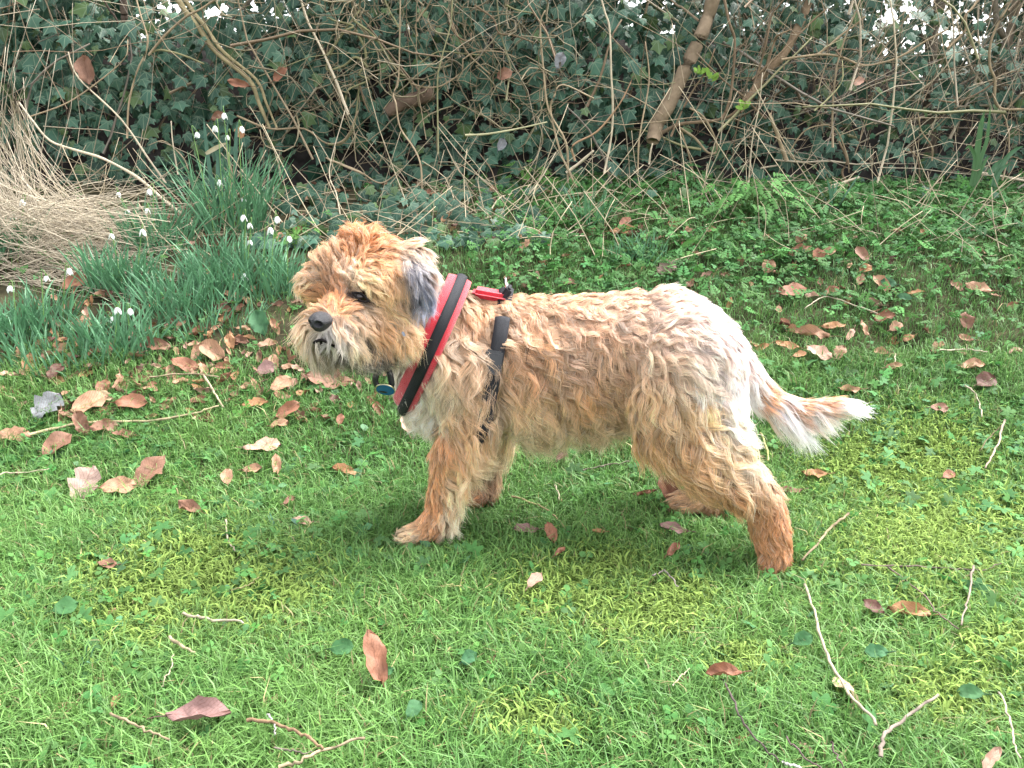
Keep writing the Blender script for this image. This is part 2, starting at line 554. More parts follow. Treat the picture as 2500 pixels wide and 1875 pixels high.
vines = [
    (z5((150, 120), (260, 200), (330, 300), (400, 410), (450, 440)), 9, 'thick vine sloping down to the right in the tangle left of centre'),
    (z5((160, 180), (215, 280), (215, 380), (180, 430), (240, 462), (180, 490), (112, 530), (100, 640)), 9, 'kinked pale green vine with a hooked bend beside the log'),
    (z5((180, 470), (210, 580), (240, 650)), 8, 'short drooping vine end below the hooked bend'),
    (z5((0, 835), (80, 832), (140, 760), (165, 660), (185, 480)), 9, 'vine curving down into a smooth arc left of the log'),
    (z5((700, 130), (750, 210), (820, 240), (830, 190)), 7, 'small looped vine near the middle of the tangle'),
    (z5((720, 0), (720, 130), (800, 290), (860, 360), (940, 430)), 7, 'vine dropping from the top and ending in a curl'),
    (z5((850, 30), (960, 110), (990, 190), (1080, 205), (1190, 245)), 8, 'vine stepping down to the right at the top middle'),
    (z5((1030, 30), (1100, 60), (1190, 76)), 7, 'short bare vine tip at the top middle'),
    (z5((530, 370), (640, 300), (790, 312), (900, 320)), 6, 'horizontal vine across the middle of the tangle'),
    (z5((520, 210), (510, 140), (560, 60), (600, 0)), 7, 'vine rising to the top edge above the dog head'),
    (z5((410, 160), (385, 110), (330, 0)), 7, 'vine bending up to the top edge left of the dog head'),
    (z5((0, 320), (90, 190), (150, 150), (40, 120), (0, 100)), 9, 'doubled back vine left of the tangle'),
    (z5((780, 345), (860, 300), (1000, 300), (1090, 335)), 5, 'thin arched vine right of the tangle'),
    (z5((480, 482), (560, 505), (660, 495), (770, 420), (782, 340)), 7, 'pale vine sagging like a hammock right of the log'),
    (z4((1370, 670), (1560, 745), (1760, 745), (1890, 830), (2000, 800), (2070, 640)), 8, 'greenish vine swinging right from the tall snowdrop clump'),
    (z4((880, 300), (940, 290), (1060, 320), (1180, 370)), 9, 'thick bent vine crossing the two greenish stems'),
    (z4((860, 320), (960, 200), (1080, 95), (1240, 0)), 9, 'grey branch rising right towards the left patch of sky'),
    (z4((2130, 390), (2060, 330), (1990, 380), (1890, 400), (1930, 280), (1990, 180), (2080, 60)), 9, 'twisted vine rising to the top left of the tangle'),
    (z6((730, 345), (830, 330), (960, 315), (1070, 328), (1210, 378), (1400, 335), (1560, 240), (1690, 170)), 9, 'long bare branch sweeping right towards the sky patch'),
    (z6((940, 315), (1010, 260), (1085, 195), (1150, 150), (1215, 95)), 9, 'forked bare branch rising from the long sweeping one'),
    (z6((1065, 320), (1050, 290), (1130, 285), (1220, 300), (1290, 265)), 6, 'small crooked twig above the long sweeping branch'),
    (z6((0, 790), (100, 735), (180, 712), (330, 700), (450, 660), (525, 560)), 15, 'lichen covered limb lying low beside the thickest stem'),
    (z6((140, 740), (230, 800), (300, 880), (352, 880), (345, 800), (280, 680), (200, 625)), 10, 'looped root like branch below the thickest stem'),
    (z6((240, 1130), (200, 920), (145, 745)), 8, 'straight brown twig standing below the thickest stem'),
    (z6((90, 790), (150, 650), (220, 520), (300, 400), (345, 280)), 8, 'slim brown shoot beside the thickest leaning stem'),
    (z6((380, 690), (410, 640), (440, 520), (460, 250), (430, 140), (400, 0)), 11, 'upright slim stem left of the slanting brown stem'),
    (z6((560, 520), (600, 400), (640, 250), (680, 70), (740, 0)), 8, 'straight slim stem crossing the slanting brown stem'),
    (z6((760, 930), (730, 850), (690, 740), (660, 655)), 15, 'pale rotten stump leaning left at the hedge foot'),
    (z6((1300, 1270), (1200, 1180), (1130, 1090), (1080, 1000), (1110, 930), (1060, 815)), 11, 'bleached root trailing down onto the weeds'),
    (z6((1290, 1300), (1210, 1230), (1130, 1150), (1090, 1060)), 9, 'second bleached root under the first, on the weeds'),
    (z6((770, 890), (850, 770), (940, 728), (1040, 742), (1110, 900), (1120, 1000)), 6, 'thin arching shoot over a dark hollow in the hedge'),
    (z6((1600, 930), (1600, 850), (1540, 760), (1520, 660)), 6, 'kinked pale stalk below the right sky patch'),
    (z6((1530, 1060), (1520, 930), (1470, 860)), 6, 'short pale stalk left of the kinked one'),
    (z6((2130, 632), (2010, 630), (1965, 580), (1965, 460), (1935, 380), (1940, 250), (1990, 120), (2060, 0)), 10, 'hooked stem curving out at the far right'),
    (z6((1640, 580), (1750, 590), (1900, 520), (2010, 430), (2130, 410)), 7, 'thin branch rising to the right edge'),
    (z6((1690, 280), (1790, 180), (1800, 80), (1870, 0)), 9, 'crooked stem in front of the right sky patch'),
]
for pts, w, lab in vines:
    d = pts[0][0] < 1500
    w *= .68
    stem('vine' if d else 'branch', pts, w, w * .7, 2.645 + .03 * R.random(), 2.645 + .04 * R.random(), tuple(np.array(GREEN if d and R.random() < .5 else (TAN if R.random() < .55 else BROWN)) * .8), lab, 'vine' if d else 'branch', sides=6)

stalks = [
    (z4((1120, 1290), (950, 1160), (800, 1030), (600, 920), (440, 870), (290, 815), (190, 700), (110, 592)), 8, PALE, 'thick pale dead stalk arching over the left bank'),
    (z4((960, 1060), (860, 920), (700, 690), (480, 480), (420, 390), (395, 300)), 5, PALE, 'pale dead stalk leaning left above the thick one'),
    (z4((735, 800), (745, 600), (790, 420), (855, 245), (790, 0)), 5, TAN, 'bent upright stalk left of the tall snowdrop clump'),
    (z4((160, 680), (380, 600), (560, 480), (720, 340), (740, 230)), 4, TAN, 'thin stalk rising right across the left ivy'),
    (z4((1030, 1010), (1000, 830), (990, 700)), 4, PALE, 'short thin upright stalk left of the tall snowdrops'),
    (z4((2110, 1010), (1990, 960), (1885, 912)), 6, TAN, 'snapped brown stalk sloping down above the dog head'),
    (z4((1100, 1120), (1080, 950), (1010, 860), (940, 815), (860, 840)), 3, TAN, 'thin hooped stalk left of the tall snowdrops'),
    (z5((530, 1320), (860, 1350), (1180, 1358), (1490, 1365)), 5, PALE, 'straight stalk lying level behind the dog neck'),
    (z5((870, 1420), (885, 1340), (980, 1160), (1065, 1120)), 5, PALE, 'white bent stalk standing behind the dog neck'),
    (z5((1290, 1420), (1420, 1340), (1570, 1270)), 5, PALE, 'white stalk sloping up above the harness'),
    (z5((1440, 1085), (1390, 980), (1340, 860), (1290, 640), (1310, 560), (1360, 490), (1540, 570)), 6, TAN, 'tall brown stalk folded over at its top'),
    (z5((1600, 1000), (1640, 800), (1650, 620), (1640, 420), (1630, 160), (1585, 0)), 6, PALE, 'tallest white stalk left of the thickest stem'),
    (z5((1390, 1060), (1380, 830), (1280, 640), (1250, 420), (1230, 150), (1258, 60)), 6, TAN, 'tall tan stalk in the middle of the hedge'),
    (z5((1795, 1000), (1800, 830), (1820, 700), (1860, 460), (1838, 240)), 5, TAN, 'stalk standing just left of the thickest stem'),
    (z5((1430, 930), (1420, 840), (1560, 760), (1690, 600), (1770, 440)), 6, (.30, .19, .11), 'reddish brown stalk bowing right with a blunt tip'),
    (z5((1380, 1000), (1460, 940), (1540, 870)), 9, PALE, 'short thick broken stalk behind the dog back'),
    (z5((795, 782), (920, 776), (1100, 745), (1270, 706)), 6, (.36, .34, .20), 'pale level stalk across the ivy in the middle'),
    (z5((640, 890), (635, 500), (650, 370), (710, 150), (722, 0)), 4, GREEN, 'thin upright stalk above the dog ear'),
    (z5((545, 1170), (540, 970), (500, 860), (420, 740), (395, 600), (380, 540), (410, 440), (420, 0)), 5, TAN, 'long wavy upright stalk above the dog head'),
    (z5((1010, 1180), (980, 1110), (950, 990), (880, 890)), 4, BROWN, 'short brown stalk leaning left behind the dog neck'),
    (z5((0, 920), (180, 990), (310, 1060), (430, 975)), 5, TAN, 'bent stalk with a raised end above the dog head'),
    (z5((80, 1290), (50, 1120), (10, 980), (100, 640)), 4, PALE, 'thin pale stalk rising from the dog topknot'),
    (z5((1105, 1200), (1230, 1040), (1320, 880)), 4, PALE, 'thin slanting stalk behind the harness'),
    (z5((1860, 950), (1868, 880), (1880, 830)), 6, PALE, 'short white stalk end left of the lichen limb'),
    (z6((980, 1090), (1080, 1058), (1180, 1025)), 9, PALE, 'cut pale stick lying above the bleached roots'),
    (z6((920, 640), (1000, 570), (1080, 470), (1082, 350)), 4, (.36, .34, .18), 'thin kinked green stalk in the right hedge'),
    (z6((540, 1060), (560, 820), (600, 620), (620, 420)), 4, PALE, 'thin pale upright stalk left of the rotten stump'),
    (z6((20, 1280), (60, 1110)), 4, PALE, 'short pale stalk on the bank below the lichen limb'),
    (z6((1870, 1360), (1900, 1230), (1950, 1110)), 4, PALE, 'pale stalk leaning at the foot of the right hedge'),
]
for pts, w, c, lab in stalks:
    low_end = pts[0][1] > 430
    y0 = 2.62
    if low_end:
        g = gpt(pts[0][0], pts[0][1]); y0 = min(2.62, g[1])
    stem('dead_stalk', pts, w, w * .6, y0, 2.62 if pts[-1][1] < 430 else min(2.62, gpt(*pts[-1], .03)[1]), c, lab, 'stalk', mat=M_straw, sides=5)

# thin twigs and stalks that fill the hedge
paths, rad, cols = [], [], []
for i in range(1200):
    right = R.random() < .62
    x0 = R.uniform(.55, 2.2) if right else R.uniform(-2.2, .7)
    y0 = R.uniform(2.62, 2.95)
    z0 = .42 + (R.uniform(-.02, .35) if R.random() < .7 else R.uniform(.2, .6))
    L = R.uniform(.25, .75)
    d = np.array([R.normal(.25 if right else 0, .5), R.normal(0, .12), R.normal(.75, .35)])
    if R.random() < .25: d = np.array([R.normal(0, 1), R.normal(0, .15), R.normal(0, .25)])
    d /= np.linalg.norm(d)
    P = [np.array([x0, y0, z0])]
    for k in range(6):
        d = norm(d + R.normal(0, .16, 3) * np.array([1, .35, 1]))
        q = P[-1] + d * L / 6
        q[1] = max(q[1], 2.58)
        P.append(q)
    paths.append(np.array(P))
    r = R.uniform(.0005, .0015) if R.random() < .88 else R.uniform(.0028, .005)
    rad.append((r, r * .5))
    base = [PALE, TAN, BROWN, GREY, GREEN][R.choice(5, p=[.30, .24, .20, .18, .08])]
    cols.append(np.array(base) * R.uniform(.6, 1.1))
for i in range(260):                      # curled vine ends in the left middle
    x0, z0 = R.uniform(-.75, .15), R.uniform(.62, 1.1)
    P = [np.array([x0, R.uniform(2.62, 2.8), z0])]
    d = norm(R.normal(0, 1, 3) * np.array([1, .2, 1])); tw = R.normal(0, .5)
    for k in range(8):
        a = tw + R.normal(0, .35)
        d = norm(np.array([d[0] * math.cos(a) - d[2] * math.sin(a), d[1] + R.normal(0, .1), d[0] * math.sin(a) + d[2] * math.cos(a)]))
        P.append(P[-1] + d * R.uniform(.018, .04))
    paths.append(np.array(P)); r = R.uniform(.001, .0026); rad.append((r, r * .6)); cols.append(np.array([.24, .20, .125]) * R.uniform(.6, 1.15))
V, F, C = tubes(paths, rad, 4, cols)
tag(obj('twig_thicket', mesh_np('twig_thicket', V, F, C), M_straw), 'tangle of thin bare twigs and dead stalks woven through the hedge', 'twigs', kind='stuff')

# ------------------------------------------------------------------ lawn
MOSS = [(330, 1520, 150), (480, 1400, 190), (640, 1450, 190), (300, 1430, 120), (1400, 1470, 160), (1560, 1530, 150), (2330, 1330, 260), (2450, 1290, 160), (1290, 1790, 120), (2330, 1720, 160), (2200, 1140, 200), (1480, 1410, 100), (1650, 1480, 90), (2440, 1600, 120), (1820, 1640, 80)]


def moss_field(P):
    uv, _ = proj(P)
    m = np.zeros(len(P))
    for x, y, r in MOSS:
        m = np.maximum(m, np.exp(-(((uv[:, 0] - x) / r) ** 2 + ((uv[:, 1] - y) / (r * .5)) ** 2)))
    return np.clip(m * 1.2 * (.35 + 1.2 * fbm(P[:, 0] * 14, P[:, 1] * 14, 21)), 0, 1)


def field_pts(n, ylo, yhi, pad=.55):
    n = int(n * 1.22)
    y = R.uniform(ylo, yhi, n * 2)
    hw = .62 * y + pad
    x = R.uniform(-1, 1, n * 2) * (.62 * yhi + pad)
    k = np.abs(x) < hw
    x, y = x[k][:n], y[k][:n]
    return np.stack([x, y, gz(x, y)], 1)


def litter_left(P):
    """0..1: how far a point belongs to the leaf-strewn bare bank on the left"""
    uv, _ = proj(P)
    return np.clip((P[:, 1] - 1.72) / .22, 0, 1) * np.clip((1150 - uv[:, 0]) / 300, 0, 1)


def blades(P, h, w, lean, col, bendk=.5):
    n = len(P)
    az = R.uniform(0, 2 * PI, n)
    D = np.stack([np.cos(az), np.sin(az), np.zeros(n)], 1)
    fa = az + PI / 2 + R.normal(0, .6, n)
    S = np.stack([np.cos(fa), np.sin(fa), np.zeros(n)], 1)
    up = np.array([0, 0, 1.0])
    l = lean[:, None]; H = h[:, None]; W = w[:, None]
    mid = P + up * H * .55 + D * l * H * .3
    tip = P + up * H * (1 - .35 * l) + D * l * H * (.75 + bendk * .4)
    V = np.stack([P - S * W * .45, P + S * W * .45, mid + S * W * .5, mid - S * W * .5, tip], 1).reshape(-1, 3)
    b = np.arange(n)[:, None] * 5
    F = np.concatenate([b + [0, 1, 2], b + [0, 2, 3], b + [3, 2, 4]], 1).reshape(-1, 3)
    c = np.repeat(col, 5, 0).reshape(n, 5, 3)
    c = c * np.array([.72, .72, 1, 1, 1.12])[None, :, None]
    return V, F, c.reshape(-1, 3)


def grass_cols(P):
    n = len(P)
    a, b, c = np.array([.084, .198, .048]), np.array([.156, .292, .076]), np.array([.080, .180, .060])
    t = np.clip(fbm(P[:, 0] * 5, P[:, 1] * 5, 31) * 1.4 - .2 + R.normal(0, .22, n), 0, 1)[:, None]
    col = a * (1 - t) + b * t
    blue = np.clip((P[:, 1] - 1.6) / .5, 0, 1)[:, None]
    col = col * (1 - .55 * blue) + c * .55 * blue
    m = moss_field(P)[:, None]
    col = col * (1 - m * .6) + np.array([.20, .30, .07]) * m * .4
    dead = (R.random(n) < .035)[:, None]
    col = np.where(dead, np.array([.34, .28, .14]) * R.uniform(.6, 1.1, (n, 1)), col)
    return col * R.uniform(.72, 1.28, (n, 1))


def lawn():
    P = np.vstack([field_pts(215000, .5, 1.3), field_pts(120000, 1.3, 1.9), field_pts(100000, 1.9, 2.80)])
    n = len(P)
    uvp, _ = proj(P)
    dens = 1 - .90 * litter_left(P) * np.clip(fbm(P[:, 0] * 6, P[:, 1] * 6, 41) * 1.4 + .25, 0, 1)
    far = np.clip((P[:, 1] - 2.25) / .3, 0, 1)
    dens *= (1 - .25 * far) * (1 - .8 * np.clip((1400 - uvp[:, 0]) / 250, 0, 1) * np.clip((P[:, 1] - 2.2) / .2, 0, 1))
    P = P[R.random(n) < dens]
    n = len(P)
    tall = fbm(P[:, 0] * 7, P[:, 1] * 7, 51)
    h = (.013 + .022 * tall + .012 * np.clip(R.normal(0, 1, n), -1, 2.5)) * (1 - .45 * moss_field(P))
    h = np.clip(h, .012, .085)
    for fx, fy in ((1010, 1325), (1060, 1325), (1680, 1245), (1740, 1240), (1885, 1400), (1165, 1235)):
        g_ = gpt(fx, fy); h = h * (1 - .65 * np.exp(-((P[:, 0] - g_[0]) ** 2 + (P[:, 1] - g_[1] + .02) ** 2) / .045 ** 2))
    w = R.uniform(.0009, .0022, n)
    lean = np.clip(R.normal(.75, .35, n), .1, 1.5)
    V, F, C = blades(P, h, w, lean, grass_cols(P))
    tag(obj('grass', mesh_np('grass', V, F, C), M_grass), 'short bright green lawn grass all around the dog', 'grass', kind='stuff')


lawn()


def moss():
    P = field_pts(300000, .55, 1.75)
    m = moss_field(P)
    P = P[R.random(len(P)) < m * .6]
    n = len(P)
    P[:, 2] += R.uniform(0, .014, n)
    h = R.uniform(.009, .022, n)
    V, F, C = blades(P, h, R.uniform(.0018, .0036, n), R.uniform(.3, 1.6, n), np.array([.225, .325, .08]) * R.uniform(.6, 1.25, (n, 1)))
    tag(obj('moss', mesh_np('moss', V, F, C), M_moss), 'yellow green moss in patches through the lawn', 'moss', kind='stuff')


moss()

# low weeds: three-lobed leaves in the lawn, feathery leaves on the bank
def leaflet(cx, cy, L, W, ang):
    p = np.array([(0, 0, 0), (-W * .45, L * .45, .03), (-W * .3, L * .85, .0), (0, L, -.02), (W * .3, L * .85, .0), (W * .45, L * .45, .03)])
    c, s = math.cos(ang), math.sin(ang)
    q = p.copy(); q[:, 0] = p[:, 0] * c + p[:, 1] * s; q[:, 1] = -p[:, 0] * s + p[:, 1] * c
    return q + np.array([cx, cy, 0])


def template(lst):
    V = np.vstack(lst); F = []
    for i in range(len(lst)):
        b = i * 6
        F += [(b, b + 1, b + 5), (b + 1, b + 2, b + 5), (b + 2, b + 4, b + 5), (b + 2, b + 3, b + 4)]
    return V, np.array(F)


CLOV = template([leaflet(0, 0, .55, .5, a) for a in (0, 2.0, -2.0)])
BUTT = template([leaflet(0, .1, .6, .34, a) for a in (0, 1.0, -1.0, 1.9, -1.9)])
ROUND = template([leaflet(0, -.3, .9, .9, 0)])
FERN = template([leaflet(0, .78, .26, .14, 0)] + [leaflet(0, y, .42 * (1.1 - y), .17, s * 1.05) for y in (.12, .3, .47, .62) for s in (1, -1)])
r0 = np.linspace(0, 1, 5)


def weeds(name, label, tpl, P, smin, smax, col, tilt=.5, lift=.018, jit=.3):
    n = len(P)
    P = P.copy(); P[:, 2] += R.uniform(.3, 1.3, n) * lift
    X, Yv, Z = frame(np.stack([R.normal(0, tilt, n), R.normal(-.15, tilt, n), np.ones(n)], 1))
    c = np.asarray(col) * R.uniform(1 - jit, 1 + jit, (n, 1)) * (1 + R.normal(0, .08, (n, 3)))
    return scatter(tpl[0], tpl[1], P, X, Yv, Z, R.uniform(smin, smax, n), np.clip(c, .005, 1))[:3]


def join(parts):
    off, V, F, C = 0, [], [], []
    for v, f, c in parts:
        V.append(v); F.append(f + off); C.append(c); off += len(v)
    return np.vstack(V), np.vstack(F), np.vstack(C)


Pc = field_pts(5200, .55, 1.75); pat = fbm(Pc[:, 0] * 5, Pc[:, 1] * 5, 61); Pc = Pc[R.random(len(Pc)) < np.clip((pat - .38) * 4, .08, 1)]
Pb = field_pts(3800, .55, 1.9); pat = fbm(Pb[:, 0] * 4, Pb[:, 1] * 4, 67); Pb = Pb[R.random(len(Pb)) < np.clip((pat - .42) * 4, .05, 1)]
V, F, C = join([weeds('', '', CLOV, Pc, .013, .024, (.075, .19, .050)), weeds('', '', BUTT, Pb, .018, .034, (.065, .17, .052)),
                weeds('', '', ROUND, Pb[::5] + [.01, .013, 0], .014, .026, (.09, .20, .10))])
tag(obj('clover', mesh_np('clover', V, F, C), M_weed), 'clover and buttercup leaves mixed through the lawn', 'clover', kind='stuff')

Pf = field_pts(29000, 1.85, 2.80, .5)
uv, _ = proj(Pf)
k = np.clip((uv[:, 0] - 1050) / 250, .10, 1) * (1 - .8 * np.clip((1450 - uv[:, 0]) / 250, 0, 1) * np.clip((Pf[:, 1] - 2.2) / .2, 0, 1)) * np.clip((Pf[:, 1] - 1.88) / .45, 0, 1)
k *= .62 * np.clip(.15 + 1.5 * (fbm(Pf[:, 0] * 4, Pf[:, 1] * 4, 71)), 0, 1)
Pf = Pf[R.random(len(Pf)) < k]
q = len(Pf) // 2
V, F, C = join([weeds('', '', FERN, Pf[:q], .022, .048, (.062, .165, .045), .5, .03), weeds('', '', CLOV, Pf[q:], .010, .022, (.070, .170, .060), .5, .03)])
tag(obj('bank_weeds', mesh_np('bank_weeds', V, F, C), M_weed), 'low feathery green weeds covering the bank right of the dog', 'weeds', kind='stuff')


def rosette(px, py, n, smin, smax, h, spread, col, label, name='cow_parsley', cat='weed'):
    p = gpt(px, py)
    root = empty(name, p, label, cat)
    th = R.uniform(0, 2 * PI, n); rr = spread * np.sqrt(R.random(n))
    Q = np.stack([p[0] + rr * np.cos(th), p[1] + rr * np.sin(th) * .7, p[2] + h * (1.15 - (rr / spread) ** 2 * .8) * R.uniform(.6, 1.1, n)], 1)
    X, Yv, Z = frame(np.stack([np.cos(th) * .5, np.sin(th) * .5 - .35, np.ones(n)], 1) + R.normal(0, .25, (n, 3)), Tdir=np.stack([np.cos(th), np.sin(th), -np.full(n, .2)], 1))
    c = np.asarray(col) * R.uniform(.75, 1.3, (n, 1))
    V, F, C, _ = scatter(FERN[0], FERN[1], Q, X, Yv, Z, R.uniform(smin, smax, n), c)
    tag(obj('leaves', mesh_np('leaves', V, F, C), M_weed, root), kind='stuff')
    st = [smooth_path([p + R.normal(0, .006, 3) * [1, 1, 0], (p * .5 + q * .5) + [0, 0, h * .2], q]) for q in Q]
    V, F, C = tubes(st, [(.0012, .0008)] * n, 4, [np.array([.10, .16, .05])] * n)
    obj('stalks', mesh_np('stalks', V, F, C), M_weed, root)['kind'] = 'stuff'


rosette(1830, 530, 60, .035, .065, .10, .16, (.085, .21, .055), 'big bright ferny weed at the foot of the slanting stem')
rosette(1660, 470, 36, .03, .05, .07, .10, (.055, .15, .045), 'darker ferny weed left of the bright one')
rosette(1980, 520, 40, .03, .055, .07, .13, (.055, .15, .045), 'ferny weed beside the bleached roots')
rosette(1290, 470, 26, .03, .05, .09, .07, (.10, .22, .05), 'light green ferny weed against the ivy behind the dog back')
rosette(740, 590, 22, .025, .04, .05, .07, (.09, .20, .045), 'small light green weed just behind the dog topknot')
rosette(1380, 540, 24, .025, .045, .04, .09, (.05, .14, .04), 'low ferny weed under the middle stalks')
rosette(385, 830, 30, .018, .032, .03, .08, (.055, .15, .05), 'small leafy weed between the snowdrop tufts and the leaf litter')
rosette(2380, 560, 34, .03, .05, .05, .13, (.045, .12, .045), 'dull ferny weed at the right edge under the hedge')
rosette(1500, 620, 30, .025, .045, .035, .12, (.05, .145, .04), 'ferny weed directly behind the dog back')
for (x, y, Y, lab) in [(1735, 195, 2.63, 'fresh lime green leaf tuft sprouting on the slim brown shoot'), (1818, 265, 2.63, 'small lime leaf bud on the slanting brown stem'), (1707, 180, 2.64, 'tiny green leaf tuft left of the lime one')]:
    p = at(x, y, Y)
    n = 9
    th = R.uniform(-1.4, 1.4, n)
    X, Yv, Z = frame(np.stack([R.normal(0, .4, n), -np.ones(n), R.normal(.3, .3, n)], 1), Tdir=np.stack([np.sin(th), np.zeros(n), np.cos(th)], 1))
    V, F, C, _ = scatter(ROUND[0] * [.5, 1, 1] + [0, .3, 0], ROUND[1], np.tile(p, (n, 1)) + R.normal(0, .004, (n, 3)), X, Yv, Z, R.uniform(.018, .034, n), np.array([.17, .30, .05]) * R.uniform(.8, 1.2, (n, 1)))
    tag(obj('leaf_sprout', mesh_np('leaf_sprout', V, F, C), M_weed), lab, 'leaf sprout')

# ------------------------------------------------------------------ strap leaves: snowdrops and daffodils
def strap_leaves(base, n, h, spread, w, col, lean=.35, droop=.35):
    if n > 12: n, h, spread = int(n * 2.2), h * 1.32, spread * 1.3
    w = w * .74
    V, F, C = [], [], []
    off = 0
    for i in range(n):
        a = R.uniform(0, 2 * PI); r = spread * math.sqrt(R.random())
        x, y = base[0] + r * math.cos(a), base[1] + r * math.sin(a) * .6
        p = np.array([x, y, float(gz(x, y)) - .004])
        L = h * R.uniform(.55, 1.1)
        b = R.uniform(0, 2 * PI)
        out = norm(np.array([math.cos(a) * .5 + math.cos(b) * .7, math.sin(a) * .5 + math.sin(b) * .7, 0.0]))
        l = abs(R.normal(lean, .2)); dr = abs(R.normal(0, droop))
        t = np.linspace(0, 1, 6)[:, None]
        ctr = p + np.array([0, 0, 1.0]) * L * (t - .3 * dr * t ** 3) + out * L * (l * t + .5 * dr * t ** 2.5)
        fa = R.uniform(0, 2 * PI)
        S = np.array([math.cos(fa) * 1, math.sin(fa) * .5, 0]); S /= np.linalg.norm(S)
        ww = w * R.uniform(.7, 1.2) * np.array([.7, .95, 1, .95, .75, .12])[:, None]
        fold = np.cross(S, [0, 0, 1.0]) * w * .18
        ring = np.stack([ctr - S * ww * .5 + fold, ctr, ctr + S * ww * .5 + fold], 1).reshape(-1, 3)
        V.append(ring)
        k = np.arange(5)[:, None] * 3
        f = np.concatenate([k + [0, 1, 4, 3], k + [1, 2, 5, 4]], 0)
        F.append(f + off); off += 18
        c = np.asarray(col) * R.uniform(.7, 1.3)
        C.append(np.tile(c, (18, 1)) * np.repeat(np.array([1.3, 1.0, 1, 1, 1, 1.05]), 3)[:, None])
    return np.vstack(V), np.vstack(F), np.vstack(C)


def petal_mesh(L, W):
    u = np.array([0, .3, .65, 1.0]); ww = np.array([.25, .9, 1.0, .12])
    V, F = [], []
    for a, b in zip(u, ww):
        for s in (-1, 0, 1):
            V.append((s * b * W / 2, a * L, (.12 * W) * (1 - s * s) + .25 * L * a * (1 - a)))
    for i in range(3):
        for j in range(2):
            k = i * 3 + j
            F.append((k, k + 1, k + 4, k + 3))
    return np.array(V), np.array(F)


PT = petal_mesh(1, .6)
SNOW = np.array([.80, .82, .80])


def snowdrop_flower(root, px, py, Y, face=0.0, s=.016):
    """a nodding three-petalled flower on a thin stalk, as a part of its clump"""
    tip = at(px, py, Y)
    b = np.array([tip[0] * .6 + root.location[0] * .4 + R.normal(0, .008), tip[1] + R.normal(0, .006), 0])
    b[2] = float(gz(b[0], b[1]))
    top = tip + [0, 0, s * .55]
    hook = np.array([math.cos(face), .0, 0]) * -.012
    path = smooth_path([b, b * .45 + top * .55 + hook * .5 + [0, 0, .01], top + hook + [0, 0, .006], top + hook * .4 + [0, 0, .009], top])
    V, F, C = tubes([path], [(.0013, .0007)], 5, [np.array([.16, .30, .09])])
    st = obj('flower_stalk', mesh_np('flower_stalk', V, F, C, smooth=True), M_blade, root)
    parts = []
    for k in range(3):
        a = k * 2 * PI / 3 + face + R.normal(0, .15)
        out = np.array([math.cos(a), math.sin(a), 0])
        open_ = R.uniform(.35, 1.0)
        Yd = norm(np.array([out[0] * open_, out[1] * open_, -1.0]))[None]
        X, Yv, Z = frame((out + [0, 0, .4])[None], Tdir=Yd)
        parts.append(scatter(PT[0], PT[1], top[None], X, Yv, Z, np.array([s]), SNOW[None])[:3])
    for k in range(3):
        a = k * 2 * PI / 3 + face + 1.05
        out = np.array([math.cos(a), math.sin(a), 0])
        X, Yv, Z = frame((out + [0, 0, .2])[None], Tdir=np.array([[out[0] * .25, out[1] * .25, -1.0]]))
        parts.append(scatter(PT[0], PT[1], top[None], X, Yv, Z, np.array([s * .55]), np.array([[.55, .68, .42]]))[:3])
    V, F, C = join(parts)
    obj('flower', mesh_np('flower', V, F, C, smooth=True), M_petal, root)
    V, F, C = tubes([np.array([top + [0, 0, .004], top + [0, 0, .001], top - [0, 0, .002]])], [np.array([.0012, .0026, .002])], 6, [np.array([.12, .22, .05])])
    obj('flower_cap', mesh_np('flower_cap', V, F, C, smooth=True), M_blade, st)


BLU = (.095, .225, .115)
clumps = [
    ('tallest snowdrop clump, standing against the ivy on the left', 565, 560, 70, .155, .075, [(548, 285), (481, 331), (525, 316), (590, 318), (555, 337), (536, 448), (595, 487)]),
    ('snowdrop clump in front of the dead grass heap, two flowers level', 385, 600, 60, .095, .07, [(289, 477), (365, 470), (311, 519), (360, 516)]),
    ('snowdrop clump with a single drooping flower, left of centre of the bank', 290, 705, 60, .09, .055, [(272, 578), (348, 569)]),
    ('snowdrop clump with four flowers left of the dog head', 560, 690, 80, .085, .085, [(595, 534), (610, 552), (610, 593), (660, 565)]),
    ('snowdrop clump right beside the dog muzzle, one flower hanging low', 665, 715, 60, .085, .06, [(677, 538), (597, 677), (706, 585)]),
    ('snowdrop clump at the left edge, white flowers in front of straw', 75, 800, 60, .075, .075, [(114, 681), (169, 664), (25, 707)]),
    ('snowdrop clump with three flowers close together above the leaf litter', 290, 860, 70, .075, .07, [(274, 781), (287, 760), (318, 762)]),
    ('snowdrop tuft under the straw heap at the left edge', 30, 620, 45, .09, .05, [(55, 496), (32, 532)]),
]
for lab, px, py, n, h, sp, fls in clumps:
    b = gpt(px, py)
    root = empty('snowdrop_clump', b, lab, 'snowdrops', 'snowdrop clumps on the left bank')
    V, F, C = strap_leaves(b, n, h, sp, .0065, BLU)
    tag(obj('leaves', mesh_np('leaves', V, F, C), M_blade, root), kind='stuff')
    for (fx, fy) in fls:
        snowdrop_flower(root, fx, fy, b[1] + R.normal(0, .02), R.uniform(0, 6), R.uniform(.015, .021))
